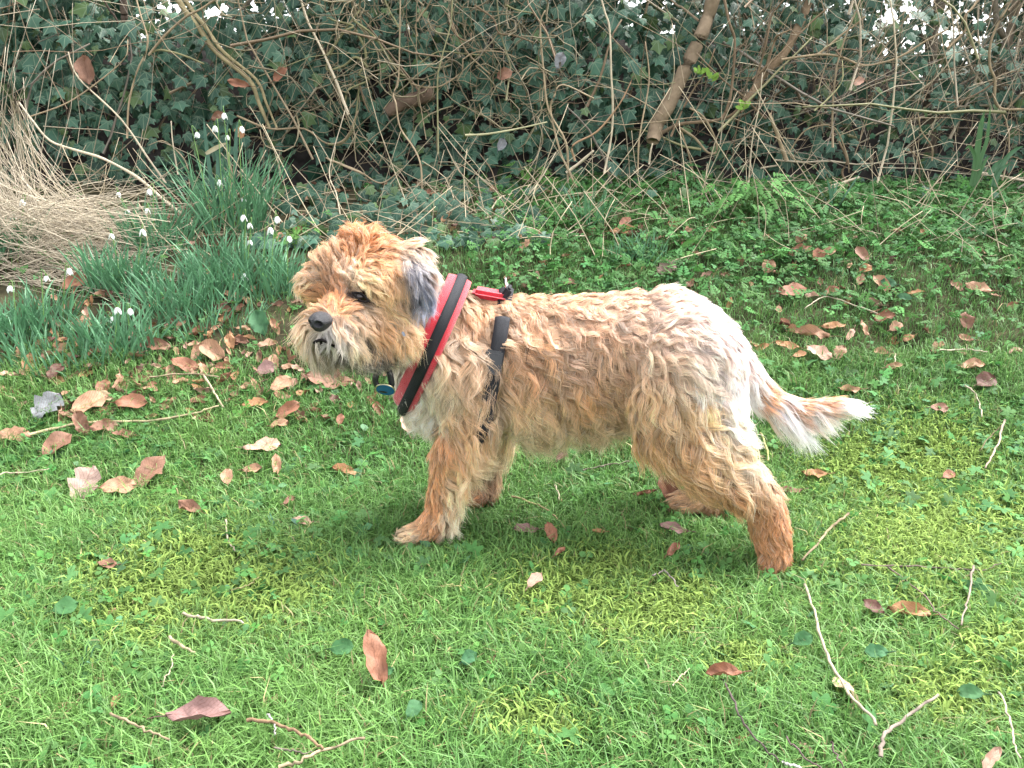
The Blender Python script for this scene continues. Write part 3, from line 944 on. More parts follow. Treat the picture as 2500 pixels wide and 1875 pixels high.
for lab, px, py, n, h, sp, w in [
    ('leafy green tuft without flowers left of the dog ear tip', 470, 735, 75, .08, .10, .006),
    ('long leaved green tuft lying right of the three close flowers', 385, 770, 45, .075, .08, .006),
    ('low green tuft left of the dock leaf', 520, 790, 55, .05, .09, .005),
    ('grassy tuft at the left edge above the leaf litter', 150, 880, 70, .06, .10, .0055),
    ('narrow leaved tuft at the far left edge', 15, 830, 40, .07, .06, .006),
    ('small bluish tuft standing in the lawn at the lower left', 190, 1640, 8, .05, .022, .005),
    ('tiny bluish shoot in the lawn left of the front paw', 690, 1310, 4, .04, .012, .006),
    ('two bladed bluish shoot on the weeds under the bleached roots', 2025, 525, 6, .12, .015, .009),
    ('tuft of upright blades behind the harness', 1440, 560, 14, .10, .03, .006),
    ('grassy tuft on the bank behind the dog back', 1550, 640, 50, .05, .06, .004),
]:
    b = gpt(px, py)
    V, F, C = strap_leaves(b, n, h, sp, w, BLU if 'bluish' not in lab else (.085, .19, .12))
    tag(obj('leaf_tuft', mesh_np('leaf_tuft', V, F, C), M_blade), lab, 'leaf tuft', 'green leaf tufts')


def broad_blade(name, pts, Ys, w, col, label, cat, parent=None):
    P = smooth_path([at(x, y, Y) for (x, y), Y in zip(pts, Ys)])
    n = len(P)
    T = norm(np.gradient(P, axis=0)); S = norm(np.cross(T, np.array([[.15, 1.0, .2]])))
    N = np.cross(S, T)
    prof = np.interp(np.linspace(0, 1, n), [0, .1, .45, .8, 1], [.55, .85, 1, .7, .05])[:, None] * w * .5
    V = np.stack([P - S * prof, P + N * prof * .35, P + S * prof], 1).reshape(-1, 3)
    k = np.arange(n - 1)[:, None] * 3
    F = np.concatenate([k + [0, 1, 4, 3], k + [1, 2, 5, 4]], 0)
    C = np.tile(np.asarray(col), (len(V), 1)) * R.uniform(.85, 1.15, (len(V), 1))
    o = obj(name, mesh_np(name, V, F, C, smooth=True), M_blade, parent)
    return tag(o, label, cat) if label else o


b = gpt(545, 535); yb = b[1]
root = empty('daffodil_plant', b, 'tall bluish daffodil leaves in the tallest snowdrop clump', 'daffodil')
for pts, w in [(z4((1270, 1260), (1230, 1080), (1195, 850), (1178, 680)), .013), (z4((1275, 1260), (1260, 1000), (1265, 860)), .012), (z4((1310, 1240), (1330, 1000), (1310, 820), (1320, 700)), .012), (z4((1330, 1230), (1360, 1000), (1365, 800), (1375, 700)), .011), (z4((1280, 1260), (1285, 1050), (1250, 880), (1180, 790)), .010)]:
    broad_blade('leaf', pts, [yb - .02] * len(pts), w, (.075, .165, .115), None, None, root)
broad_blade('dry_leaf', z4((1190, 890), (1250, 855), (1315, 825)), [yb - .03] * 3, .012, (.46, .40, .27), None, None, root)
broad_blade('dry_leaf', z4((1355, 1080), (1330, 960), (1305, 830)), [yb - .03] * 3, .009, (.38, .31, .2), None, None, root)
b = gpt(*z6((1830, 1080))[0]); yb = min(b[1], 2.6)
root = empty('iris_plant', b, 'sword shaped green leaves at the right foot of the hedge', 'iris')
for pts, w in [(z6((1830, 1080), (1860, 900), (1880, 750), (1905, 640)), .017), (z6((1840, 1080), (1890, 900), (1920, 800), (1940, 600)), .012), (z6((1820, 1080), (1850, 930), (1820, 850), (1790, 865)), .010), (z6((1850, 1080), (1900, 950), (1930, 900)), .010)]:
    broad_blade('leaf', pts, [yb - .01] * len(pts), w, (.065, .155, .055), None, None, root)
b = gpt(*z6((1940, 1160))[0]); yb = min(b[1], 2.58)
root = empty('iris_plant', b, 'bent sword leaves at the right edge, one tip catching light', 'iris')
for pts, w in [(z6((1940, 1160), (1970, 1020), (2020, 930), (2080, 870), (2130, 845)), .016), (z6((1930, 1010), (1970, 960), (2010, 920)), .016), (z6((1945, 1160), (1990, 1000), (2060, 940)), .012)]:
    broad_blade('leaf', pts, [yb - .01] * len(pts), w, (.065, .15, .075), None, None, root)
broad_blade('strap_leaf', z6((145, 1455), (180, 1415), (235, 1388)), [gpt(*z6((145, 1455))[0], .02)[1]] * 3, .018, (.10, .24, .06), 'bright green strap leaf lying on the bank below the lichen limb', 'leaf')

# ------------------------------------------------------------------ heap of dead grass at the left edge
paths, rad, cols = [], [], []
for i in range(640):
    m = R.random()
    if m < .46:           # slumped: from the left edge over the heap, down to the right
        pts = [(R.uniform(-160, 60), R.uniform(230, 600)), None, (R.uniform(60, 430), R.uniform(520, 690))]
        a, e = pts[0], pts[2]
        pts[1] = (a[0] + (e[0] - a[0]) * R.uniform(.25, .55), a[1] + (e[1] - a[1]) * R.uniform(.5, .9))
        w3 = [0, .5, 1]
    elif m < .95:         # lying flat across the heap
        a = (R.uniform(-90, 200), R.uniform(500, 690)); e = (a[0] + R.uniform(120, 330), a[1] + R.uniform(-110, 70))
        pts = [a, ((a[0] + e[0]) / 2 + R.normal(0, 20), (a[1] + e[1]) / 2 + R.normal(-8, 18)), e]
    else:                 # still standing at the very edge
        a = (R.uniform(-110, 110), R.uniform(350, 640)); e = (a[0] + R.normal(10, 60), R.uniform(-40, 220))
        pts = [a, ((a[0] + e[0]) / 2 + R.normal(-10, 16), (a[1] + e[1]) / 2), e]
    Y = R.uniform(2.18, 2.62)
    P = []
    for k, q in enumerate(pts):
        g = at(q[0], q[1], Y + R.normal(0, .03)); z = float(gz(g[0], g[1]))
        if g[2] < z + .004 or (k == 0 and m >= .95): g = gpt(q[0], q[1], .01)
        P.append(g)
    if np.linalg.norm(P[0] - P[2]) > .9: continue
    paths.append(smooth_path(P, 9) + np.cumsum(R.normal(0, .0022, (9, 3)), 0))
    r = R.uniform(.0005, .0013); rad.append((r, r * .55))
    cols.append(np.array([.47, .40, .30]) * R.uniform(.5, 1.15))
V, F, C = tubes(paths, rad, 4, cols)
tag(obj('dead_grass', mesh_np('dead_grass', V, F, C), M_straw), 'heap of straw coloured dead grass slumped at the left edge', 'dead grass', kind='stuff')
# scattered straws at the hedge foot
paths, rad, cols = [], [], []
for i in range(820):
    px, py = R.uniform(0, 2500), R.uniform(400, 600) if R.random() < .7 else R.uniform(380, 660)
    if px > 1250 and R.random() < .35: py = R.uniform(380, 540)
    p = gpt(px, py, .015)
    a = R.uniform(0, PI); L = R.uniform(.06, .26)
    d = np.array([math.cos(a), math.sin(a) * .3, R.normal(0.15, .25) + (.9 if R.random() < .3 else 0)])
    q = p + d * L
    q[2] = max(q[2], float(gz(q[0], q[1])) + .006)
    paths.append(smooth_path([p, (p + q) / 2 + R.normal(0, .012, 3), q], 5)); r = R.uniform(.0006, .0016); rad.append((r, r * .7)); cols.append(np.array([.40, .33, .22]) * R.uniform(.5, 1.15))
V, F, C = tubes(paths, rad, 4, cols)
tag(obj('straw_litter', mesh_np('straw_litter', V, F, C), M_straw), 'dry straws strewn along the foot of the hedge', 'straw', kind='stuff')

# ------------------------------------------------------------------ fallen leaves
LC = {'tan': (.34, .195, .120), 'orange': (.32, .165, .08), 'copper': (.235, .105, .062), 'brown': (.19, .098, .062), 'dark': (.095, .042, .030), 'pink': (.44, .27, .20), 'pale': (.29, .20, .165),
      'purple': (.20, .115, .105), 'grey': (.16, .17, .18), 'cream': (.40, .30, .18)}


def leaf_mesh(name, L, W, col, curl=.5, roll=.4, fold=.2, lobed=False, twist=0.0):
    nu, nv = 9, 5
    u = np.linspace(0, 1, nu)[:, None]; v = np.linspace(-1, 1, nv)[None]
    prof = np.sin(PI * np.clip(u, 0, 1) ** .85) ** .72
    if lobed:
        prof = prof * (1 + .32 * np.sin(u * PI * 5.5))
    edge = 1 + .07 * np.sin(u * 40 + v * 3)
    x = v * prof * W / 2 * edge * np.ones_like(u)
    y = (u - .5) * L * np.ones_like(v)
    # roll about the length axis
    ang = v * roll * (0.6 + .6 * u)
    rad_ = W / 2 / max(abs(roll), .05)
    if abs(roll) > .05:
        x2 = np.sin(ang * prof) * rad_; z = (1 - np.cos(ang * prof)) * rad_ * np.sign(roll)
        x = x2 * edge
    else:
        z = np.zeros_like(x)
    z = z + fold * np.abs(x) + .05 * L * np.sin(u * 9 + v * 4) * R.uniform(.3, 1.0)
    # curl along the length
    if abs(curl) > .05:
        a = (u - .5) * curl; rr = L / curl
        y2 = np.sin(a) * (rr - z); z = rr - np.cos(a) * (rr - z)
        y = y2
    tw = twist * (u - .5)
    x, z = x * np.cos(tw) - z * np.sin(tw), x * np.sin(tw) + z * np.cos(tw)
    V = np.stack([x, y * np.ones_like(x), z], -1).reshape(-1, 3)
    nzv = R.normal(0, 1, (nu, nv)); nzv = (nzv + np.roll(nzv, 1, 0) + np.roll(nzv, 1, 1)) / 2
    V[:, 2] += (nzv * .045 * L * R.uniform(.5, 1.2)).ravel(); V[:, :2] += R.normal(0, .018 * L, (len(V), 2))
    V[:, 2] -= V[:, 2].mean()
    UV = np.stack([np.broadcast_to(v * prof, (nu, nv)), np.broadcast_to(u, (nu, nv))], -1).reshape(-1, 2)
    F = []
    for i in range(nu - 1):
        for j in range(nv - 1):
            k = i * nv + j
            F.append((k, k + 1, k + nv + 1, k + nv))
    n0 = len(V)
    st = np.array([[0, -.5 * L, 0], [.02 * L, -.64 * L, .03 * L], [.05 * L, -.78 * L, .02 * L]]) + [0, V[:nv, 1].mean() + .5 * L, V[:nv, 2].mean()]
    tv, tf, _ = tubes([st], [(.0009, .0006)], 4, [np.zeros(3)])
    C = np.tile(np.asarray(col), (n0, 1)) * (1 + R.normal(0, .10, (n0, 1)))
    C = np.vstack([C, np.tile(np.asarray(col) * .6, (len(tv), 1))])
    UV = np.vstack([UV, np.full((len(tv), 2), .33)])
    return mesh_np(name, np.vstack([V, tv]), np.vstack([np.array(F), tf + n0]), np.clip(C, .01, 1), UV, smooth=True)


def put(o, p, nrm, ydir, s=1.0):
    X, Yv, Z = frame(np.asarray(nrm, float)[None], Tdir=np.asarray(ydir, float)[None])
    o.matrix_world = Matrix(((X[0][0] * s, Yv[0][0] * s, Z[0][0] * s, p[0]), (X[0][1] * s, Yv[0][1] * s, Z[0][1] * s, p[1]), (X[0][2] * s, Yv[0][2] * s, Z[0][2] * s, p[2]), (0, 0, 0, 1)))


# x, y in the 2212-wide view, length, width in its pixels, screen angle of the long axis (0 = right, 90 = up), tint, curl, roll, stand (0 flat .. 1 upright), label
HL = [
    (180, 1045, 66, 54, 70, 'pale', .3, .4, .55, 'pale pinkish lobed leaf, left of two tan leaves on the left lawn', True),
    (255, 1050, 64, 44, 15, 'tan', .4, .6, .45, 'tan beech leaf between the pale lobed leaf and the pointed one'),
    (320, 1018, 72, 46, 60, 'brown', .4, .5, .6, 'brown pointed leaf tilted up beside the tan one on the left lawn'),
    (122, 958, 52, 46, 60, 'brown', .5, .9, .5, 'brown leaf below the long pale straw on the left'),
    (30, 938, 62, 34, 5, 'tan', .5, .8, .35, 'tan leaf at the left edge at the end of the long straw'),
    (565, 962, 72, 40, 20, 'pink', .4, .8, .35, 'striped tan pink leaf lying on the lawn below the leaf litter'),
    (410, 1095, 54, 34, 130, 'brown', 1.0, 1.4, .4, 'folded orange brown leaf alone on the left lawn'),
    (490, 1028, 34, 28, 100, 'tan', .4, .6, .5, 'small tan leaf below the striped pink one'),
    (545, 1012, 40, 26, 10, 'tan', .8, .9, .3, 'small curled tan leaf under the striped pink one'),
    (597, 1003, 42, 22, 95, 'tan', .9, 1.0, .5, 'narrow upright tan leaf left of the dog front leg'),
    (747, 1015, 58, 26, 170, 'orange', .5, .9, .2, 'orange tan leaf lying near the dog front leg'),
    (655, 1125, 46, 24, 170, 'pink', .4, .5, .25, 'pinkish leaf in the grass left of the front paw'),
    (625, 1080, 24, 18, 60, 'brown', .8, .9, .4, 'tiny curled brown leaf above the pinkish one'),
    (232, 1217, 40, 28, 160, 'brown', .6, .8, .3, 'brown leaf half sunk in the lawn at the left'),
    (812, 1418, 98, 56, 100, 'copper', .4, 1.2, .8, 'big copper brown leaf standing upright in the near lawn'),
    (428, 1538, 112, 66, 20, 'purple', .3, 1.7, .4, 'large rolled purplish leaf in the near lawn, lower left'),
    (1563, 1450, 66, 44, 165, 'copper', .3, 1.9, .4, 'rolled copper leaf at the tip of the dark twig'),
    (1968, 1318, 72, 36, 155, 'orange', .5, 1.4, .3, 'curled orange leaf on the right lawn'),
    (1888, 1310, 36, 28, 120, 'dark', .6, .8, .4, 'dark red leaf sunk in the grass left of the curled orange one'),
    (1445, 1055, 64, 46, 115, 'copper', .3, .9, .75, 'copper leaf standing upright by the far hind paw'),
    (1455, 1140, 52, 34, 140, 'purple', .4, .7, .4, 'purplish leaf in the shade between the hind feet'),
    (1455, 1185, 40, 18, 60, 'copper', .5, .8, .3, 'thin copper leaf below the purplish one under the dog'),
    (1190, 1150, 42, 28, 95, 'copper', .4, .6, .6, 'small copper leaf right of the front legs'),
    (1137, 1142, 54, 30, 170, 'purple', .4, .6, .25, 'purplish leaf flat in the grass right of the front paw'),
    (1155, 1252, 36, 28, 60, 'pink', .3, .6, .5, 'small pinkish leaf alone below the dog belly shadow'),
    (1293, 1147, 30, 16, 175, 'orange', .5, .8, .2, 'small orange leaf scrap under the belly'),
    (1213, 983, 26, 20, 60, 'dark', .6, .8, .5, 'small dark leaf under the dog belly near the front legs'),
    (1210, 1190, 26, 16, 70, 'copper', .6, .8, .3, 'tiny rust leaf scrap in the shade under the dog'),
    (1760, 1022, 52, 26, 170, 'orange', .6, 1.0, .25, 'orange tan leaf right of the hind leg below the tail'),
    (1700, 1058, 58, 20, 175, 'brown', .5, .9, .2, 'brown leaf half hidden behind the hind leg'),
    (1393, 1063, 48, 12, 178, 'copper', .4, .8, .2, 'thin copper leaf edge left of the upright copper leaf'),
    (2103, 787, 48, 26, 10, 'tan', .5, .8, .3, 'tan leaf on the right lawn above the dark brown one'),
    (2130, 822, 44, 38, 30, 'dark', .4, .6, .4, 'dark brown leaf on the right lawn'),
    (1835, 840, 42, 20, 160, 'tan', .7, 1.0, .25, 'small tan leaf above the tail'),
    (2030, 880, 36, 22, 0, 'brown', .4, .5, .3, 'small brown leaf right of the tail tip'),
    (2050, 1025, 26, 22, 30, 'copper', .4, .5, .3, 'small reddish leaf on the right lawn below the tail'),
    (1932, 790, 36, 16, 10, 'tan', .4, .8, .3, 'flat tan leaf with an upright straw, on the right lawn'),
    (1745, 717, 72, 36, 150, 'tan', .3, 2.0, .35, 'large rolled tan leaf behind the dog rump'),
    (1770, 760, 46, 34, 130, 'pink', .4, .5, .45, 'pinkish leaf below the large rolled one'),
    (1703, 745, 44, 22, 140, 'orange', .6, 1.1, .3, 'curled orange leaf left of the pinkish one by the rump'),
    (1728, 765, 30, 18, 20, 'orange', .6, .9, .3, 'small orange leaf beside the rump, left of the pinkish one'),
    (1800, 703, 52, 18, 5, 'orange', .6, .9, .2, 'narrow orange leaf right of the large rolled one'),
    (1710, 627, 62, 40, 10, 'copper', .3, .5, .4, 'broad copper leaf on the bank behind the dog rump'),
    (1440, 578, 46, 40, 30, 'pale', .3, .5, .5, 'pale pinkish crumpled leaf on the bank behind the dog back', True),
    (1660, 575, 34, 30, 60, 'tan', .4, .6, .5, 'round tan leaf on the weeds above the broad copper leaf'),
    (1345, 497, 54, 26, 5, 'orange', .5, .6, .3, 'bright orange tan leaf on the bank behind the dog shoulders'),
    (1350, 480, 34, 24, 60, 'copper', .6, .9, .5, 'dark copper leaf behind the bright orange tan one'),
    (1727, 540, 52, 26, 20, 'copper', .5, .8, .3, 'copper leaf in a cluster on the upper right bank'),
    (1768, 550, 30, 30, 90, 'copper', .8, 1.0, .6, 'curled copper leaf standing in the upper right cluster'),
    (1785, 545, 46, 20, 20, 'tan', .5, .8, .3, 'tan leaf at the right of the upper right cluster'),
    (1862, 548, 36, 24, 110, 'brown', .4, .9, .5, 'brown leaf upright on the upper right bank'),
    (1905, 610, 40, 26, 130, 'tan', .6, 1.1, .4, 'folded tan leaf on the right bank'),
    (1870, 580, 26, 24, 20, 'orange', .5, .8, .4, 'small bright orange leaf on the right bank'),
    (2115, 620, 48, 22, 150, 'tan', .7, .9, .3, 'tan leaf at the right edge of the bank weeds'),
    (2088, 692, 34, 30, 90, 'brown', .6, .9, .5, 'curled brown leaf on the lawn edge at the right'),
    (1910, 683, 46, 28, 20, 'copper', .7, 1.1, .4, 'copper leaf folded upward on the right lawn edge'),
    (1935, 705, 30, 24, 30, 'tan', .5, .8, .4, 'light tan leaf right of the folded copper one'),
    (1868, 708, 32, 14, 100, 'tan', .5, 1.0, .4, 'slim tan leaf left of the folded copper one'),
    (712, 818, 100, 52, 175, 'brown', .3, .4, .4, 'big brown leaf on the ground below the dog beard', True),
    (100, 875, 56, 48, 60, 'grey', .4, .5, .5, 'silvery grey crumpled leaf at the left of the leaf litter', True),
    (192, 870, 62, 48, 40, 'tan', .4, .9, .5, 'broad tan leaf with a cream scrap on it, in the litter'),
    (228, 855, 34, 20, 150, 'cream', .4, .5, .3, 'cream coloured leaf scrap lying on the broad tan leaf'),
    (283, 868, 58, 40, 10, 'copper', .4, .9, .5, 'copper leaf right of the broad tan leaf in the litter'),
    (175, 915, 56, 32, 115, 'brown', .5, 1.2, .7, 'dark brown leaf standing on edge above the long straw'),
    (225, 920, 46, 32, 20, 'brown', .3, 1.0, .5, 'cupped brown leaf under the long straw'),
    (400, 787, 60, 34, 160, 'copper', .5, .8, .4, 'copper leaf in the middle of the litter'),
    (458, 757, 62, 46, 150, 'tan', .5, .9, .5, 'large tan leaf at the top of the litter'),
    (497, 737, 36, 22, 105, 'orange', .4, .6, .6, 'bright orange oval leaf standing at the top of the litter'),
    (335, 745, 66, 34, 175, 'brown', .5, 1.0, .35, 'dark brown leaf at the upper left of the litter'),
    (550, 870, 54, 28, 10, 'orange', .4, .8, .3, 'orange tan leaf at the right of the litter'),
    (622, 885, 56, 34, 40, 'copper', .9, 1.2, .5, 'folded copper leaf in the litter left of the dog chest'),
    (603, 915, 42, 26, 10, 'tan', .4, .6, .3, 'tan leaf below the folded copper one'),
    (655, 752, 60, 26, 105, 'copper', .5, 1.0, .8, 'red brown leaf standing up under the dog beard'),
    (575, 795, 38, 34, 30, 'purple', .3, .5, .5, 'dull purple leaf left of the dog beard'),
    (607, 828, 42, 34, 45, 'tan', .4, .6, .5, 'tan leaf below the dull purple one'),
    (878, 915, 44, 26, 100, 'pink', .4, .8, .6, 'pink tan leaf at the dog chest'),
    (735, 905, 24, 18, 80, 'copper', .6, .9, .5, 'small copper leaf on the lawn left of the chest'),
    (268, 937, 54, 22, 165, 'brown', .5, .9, .3, 'brown leaf in the grass below the long straw'),
    (160, 608, 46, 34, 40, 'copper', .5, .8, .5, 'brown leaf caught between snowdrop clumps at the left'),
    (120, 800, 36, 26, 60, 'dark', .5, .8, .5, 'dark leaf above the silvery grey one'),
    (2142, 1640, 54, 26, 60, 'pink', .5, 1.6, .8, 'pinkish curled leaf at the bottom right edge'),
    (1730, 395 + 120, 30, 22, 30, 'tan', .5, .8, .4, 'small tan leaf near the cut stick on the upper bank'),
]
for row in HL:
    x, y, L, W, ang, tint, curl, roll, stand, lab = row[:10]
    px, py = x * K, y * K
    p = gpt(px, py, .019 + .02 * stand + (.012 if py > 1550 else 0))
    d = np.linalg.norm(p - CAM)
    m_per = d / FPX * K
    a = math.radians(ang)
    sdir = RT * math.cos(a) + UP * math.sin(a)                    # long axis as seen
    n_up = gnormal(p[0], p[1])
    view = norm(CAM - p)
    nrm = norm(n_up * (1 - stand * .75) + view * stand * .9 + R.normal(0, .08, 3))
    ydir = sdir - nrm * (sdir @ nrm)
    fs = 1 / max(.45, np.linalg.norm(ydir))
    me = leaf_mesh('fallen_leaf', L * m_per * min(fs, 1.25), W * m_per * 1.12, LC[tint], curl, roll, .15, len(row) > 10, R.normal(0, .3))
    o = obj('fallen_leaf', me, M_litter)
    put(o, p, nrm, ydir)
    tag(o, lab, 'fallen leaf', 'fallen leaves around the dog')
# dead leaves caught in the hedge
for x, y, L, W, ang, tint, lab in [(185, 150, 60, 48, 100, 'brown', 'large crumpled brown leaf hanging in the ivy at the upper left'), (1083, 312, 30, 24, 60, 'grey', 'pale grey shrivelled leaf on the ivy in the middle'),
                                   (515, 180, 44, 22, 170, 'copper', 'rust coloured leaf lying in the fork of the greenish stems'), (1210, 130, 36, 30, 70, 'grey', 'bluish grey faded leaf in the middle ivy'),
                                   (1090, 160, 34, 30, 20, 'brown', 'brown leaf in the ivy right of the vine tangle'), (605, 160, 40, 26, 40, 'copper', 'dull copper leaf right of the greenish stems'),
                                   (520, 285, 26, 30, 90, 'orange', 'orange leaf behind the tallest snowdrop clump'), (1855, 175, 26, 20, 30, 'pink', 'small pink leaf in the right hedge'),
                                   (470, 250, 30, 20, 30, 'brown', 'small brown leaf left of the tallest snowdrops')]:
    p = at(x * K, y * K, 2.63); m_per = 2.7 / FPX * K
    a = math.radians(ang)
    o = obj('dead_leaf', leaf_mesh('dead_leaf', L * m_per, W * m_per, LC[tint], .5, .9, .2, False, .3), M_litter)
    put(o, p, np.array([R.normal(0, .25), -1, .3]), RT * math.cos(a) + UP * math.sin(a))
    tag(o, lab, 'dead leaf')
# unsorted litter, in three stretches
pool, pool_t, LITTER = [], [], []
for k in range(26):
    t = list(LC)[R.choice(6, p=[.28, .16, .24, .18, .06, .08])]
    L = R.uniform(.85, 1.15)
    me = leaf_mesh('small_leaf', L * .042, L * R.uniform(.020, .030), np.array(LC[t]) * R.uniform(.75, 1.15), R.uniform(.2, 1.2), R.uniform(.3, 1.6), .2, R.random() < .1, R.normal(0, .5))
    me.materials.append(M_litter)
    pool.append(me); pool_t.append(t)
taken = [(r[0] * K, r[1] * K) for r in HL]
for num, box, grp, lab, r0_ in [
    (120, (0, 610, 930, 1020), 'leaves in the litter under the snowdrops', 'small brown beech leaf in the litter between snowdrops and lawn', 26),
    (78, (1230, 530, 2480, 860), 'leaves strewn over the bank behind the dog', 'small brown beech leaf strewn over the weedy bank behind the dog', 36),
    (26, (0, 1030, 2480, 1860), 'leaf scraps sunk in the near lawn', 'tiny brown leaf scrap sunk in the open lawn grass', 60)]:
    c = 0; tr = 0
    while c < num and tr < 4000:
        tr += 1
        px, py = R.uniform(box[0], box[2]), R.uniform(box[1], box[3])
        if 'litter' in grp and R.random() > math.exp(-((py - 870) / 150) ** 2): continue
        if any((px - a) ** 2 + ((py - b) * 1.4) ** 2 < r0_ ** 2 for a, b in taken): continue
        taken.append((px, py))
        p = gpt(px, py, R.uniform(.012, .020) if 'lawn' not in grp else .014)
        ki = int(R.integers(26))
        o = bpy.data.objects.new('fallen_leaf', pool[ki])
        COL.objects.link(o)
        nrm = norm(gnormal(p[0], p[1]) + norm(CAM - p) * R.uniform(0, .7) + R.normal(0, .3, 3))
        put(o, p, nrm, R.normal(0, 1, 3), R.uniform(.5, 1.1) * (.55 if 'scraps' in grp else 1))
        tag(o, lab, 'fallen leaf', grp)
        LITTER.append((o, px, py, grp, pool_t[ki]))
        c += 1

parts_ = []
for i in range(330):                      # leaf litter too dense and small to pick apart
    if i < 190: px, py = R.normal(520, 260), R.normal(880, 90)
    elif i < 290: px, py = R.uniform(380, 1700), R.uniform(440, 600)
    else: px, py = R.uniform(1250, 2480), R.uniform(540, 850)
    if py > 1030 or py < 430: continue
    p = gpt(px, py, R.uniform(.008, .022))
    me = pool[int(R.integers(26))]
    m_ = len(me.vertices)
    v_ = np.empty(m_ * 3); me.vertices.foreach_get('co', v_); v_ = v_.reshape(-1, 3)
    f_ = np.empty(len(me.loops), np.int32); me.loops.foreach_get('vertex_index', f_)
    c_ = np.empty(m_ * 4); me.attributes['Col'].data.foreach_get('color', c_); u_ = np.empty(m_ * 3); me.attributes['leafuv'].data.foreach_get('vector', u_)
    X, Yv, Z = frame(norm(gnormal(p[0], p[1]) + R.normal(0, .45, 3))[None])
    V_, F_, C_, _ = scatter(v_, f_.reshape(-1, 4), p[None], X, Yv, Z, np.array([R.uniform(.5, 1.0)]), np.ones((1, 3)))
    parts_.append((V_, F_, c_.reshape(-1, 4)[:, :3] * .85))
V, F, C = join(parts_)
tag(obj('leaf_litter', mesh_np('leaf_litter', V, F, C, np.full((len(V), 2), .3), smooth=True), M_litter), 'dark mat of old leaves lying under the snowdrops and along the hedge', 'leaf litter', kind='stuff')

# each scattered leaf is told apart by its tint and by the nearest thing one can find
MARKS = [('the dock leaf', 715, 890), ('the dog muzzle', 690, 790), ('the three close snowdrop flowers', 300, 765), ('the silvery grey leaf', 113, 989), ('the dog chest', 985, 1010), ('the long straw end', 545, 995),
         ('the tallest snowdrop clump', 565, 540), ('the dog topknot', 860, 560), ('the red harness', 1130, 680), ('the tail tip', 2115, 985), ('the rolled tan leaf by the rump', 1972, 810), ('the broad copper bank leaf', 1932, 708),
         ('the pale pink bank leaf', 1627, 653), ('the bleached roots', 2120, 500), ('the thickest leaning stem', 1600, 350), ('the bright orange tan leaf', 1520, 562), ('the cut pale stick', 2060, 445), ('the dog rump', 1760, 770),
         ('the folded copper lawn edge leaf', 2158, 772), ('the copper trio on the bank', 1960, 612), ('the right photo edge', 2500, 700), ('the standing dark leaf above the straw', 198, 1034), ('the standing orange oval leaf', 561, 833), ('the dull purple leaf', 650, 898),
         ('the folded copper litter leaf', 703, 1000), ('the dead grass heap', 200, 600), ('the two flowered snowdrop clump', 385, 600), ('the pale lobed leaf', 203, 1180), ('the front paw', 980, 1315), ('the upright copper lawn leaf', 917, 1602),
         ('the large rolled purplish leaf', 484, 1738), ('the rolled copper leaf with the twig', 1766, 1638), ('the hind foot', 1900, 1390), ('the long right straw', 2050, 1600), ('the curled orange lawn leaf', 2224, 1490), ('the middle of the dog back', 1450, 690),
         ('the white bent stalk', 1220, 540), ('the left photo edge', 0, 900), ('the ferny light weed', 1290, 470), ('the bright ferny weed', 1830, 500), ('the cream leaf scrap', 258, 966), ('the dark leaf on the right lawn', 2407, 929)]
WORD = {'tan': 'tan', 'orange': 'orange', 'copper': 'copper', 'brown': 'brown', 'dark': 'dark', 'pink': 'pinkish'}
ORD = ['', 'second ', 'third ', 'fourth ', 'fifth ', 'sixth ', 'seventh ', 'eighth ', 'ninth ', 'tenth ']
seen = {}
rows = []
for o, px, py, grp, t in LITTER:
    nm, mx_, my_ = min(MARKS, key=lambda m: (m[1] - px) ** 2 + ((m[2] - py) * 1.3) ** 2)
    dx, dy = px - mx_, py - my_
    dr = ('right of' if dx > 0 else 'left of') if abs(dx) > 1.6 * abs(dy) else (('above' if dy < 0 else 'below') + (' and right of' if dx > abs(dy) * .5 else ' and left of' if -dx > abs(dy) * .5 else ''))
    rows.append((math.hypot(dx, dy), o, WORD[t], dr, nm, grp))
for d_, o, t, dr, nm, grp in sorted(rows, key=lambda r: r[0]):
    k = seen.get((t, dr, nm), 0); seen[(t, dr, nm)] = k + 1
    o['label'] = '%s%s%s leaf %s %s' % (ORD[min(k, 9)], 'nearest ' if k == 0 else 'nearest ', 'small ' + t, dr, nm)

# dock leaf and round lawn leaves
def round_leaf(px, py, L, W, ang, col, label, lift=.03, stand=.6):
    p = gpt(px, py, lift)
    m_per = np.linalg.norm(p - CAM) / FPX
    a = math.radians(ang)
    L, W, lift = L * .85, W * .85, lift * .7
    me = leaf_mesh('green_leaf', L * m_per, W * m_per * 1.1, np.array(col) * [.8, .78, .62], .4, .5, .25, False, .3)
    o = obj('green_leaf', me, M_weed)
    put(o, p, norm(gnormal(p[0], p[1]) * (1 - stand) + norm(CAM - p) * stand), RT * math.cos(a) + UP * math.sin(a))
    tag(o, label, 'green leaf')


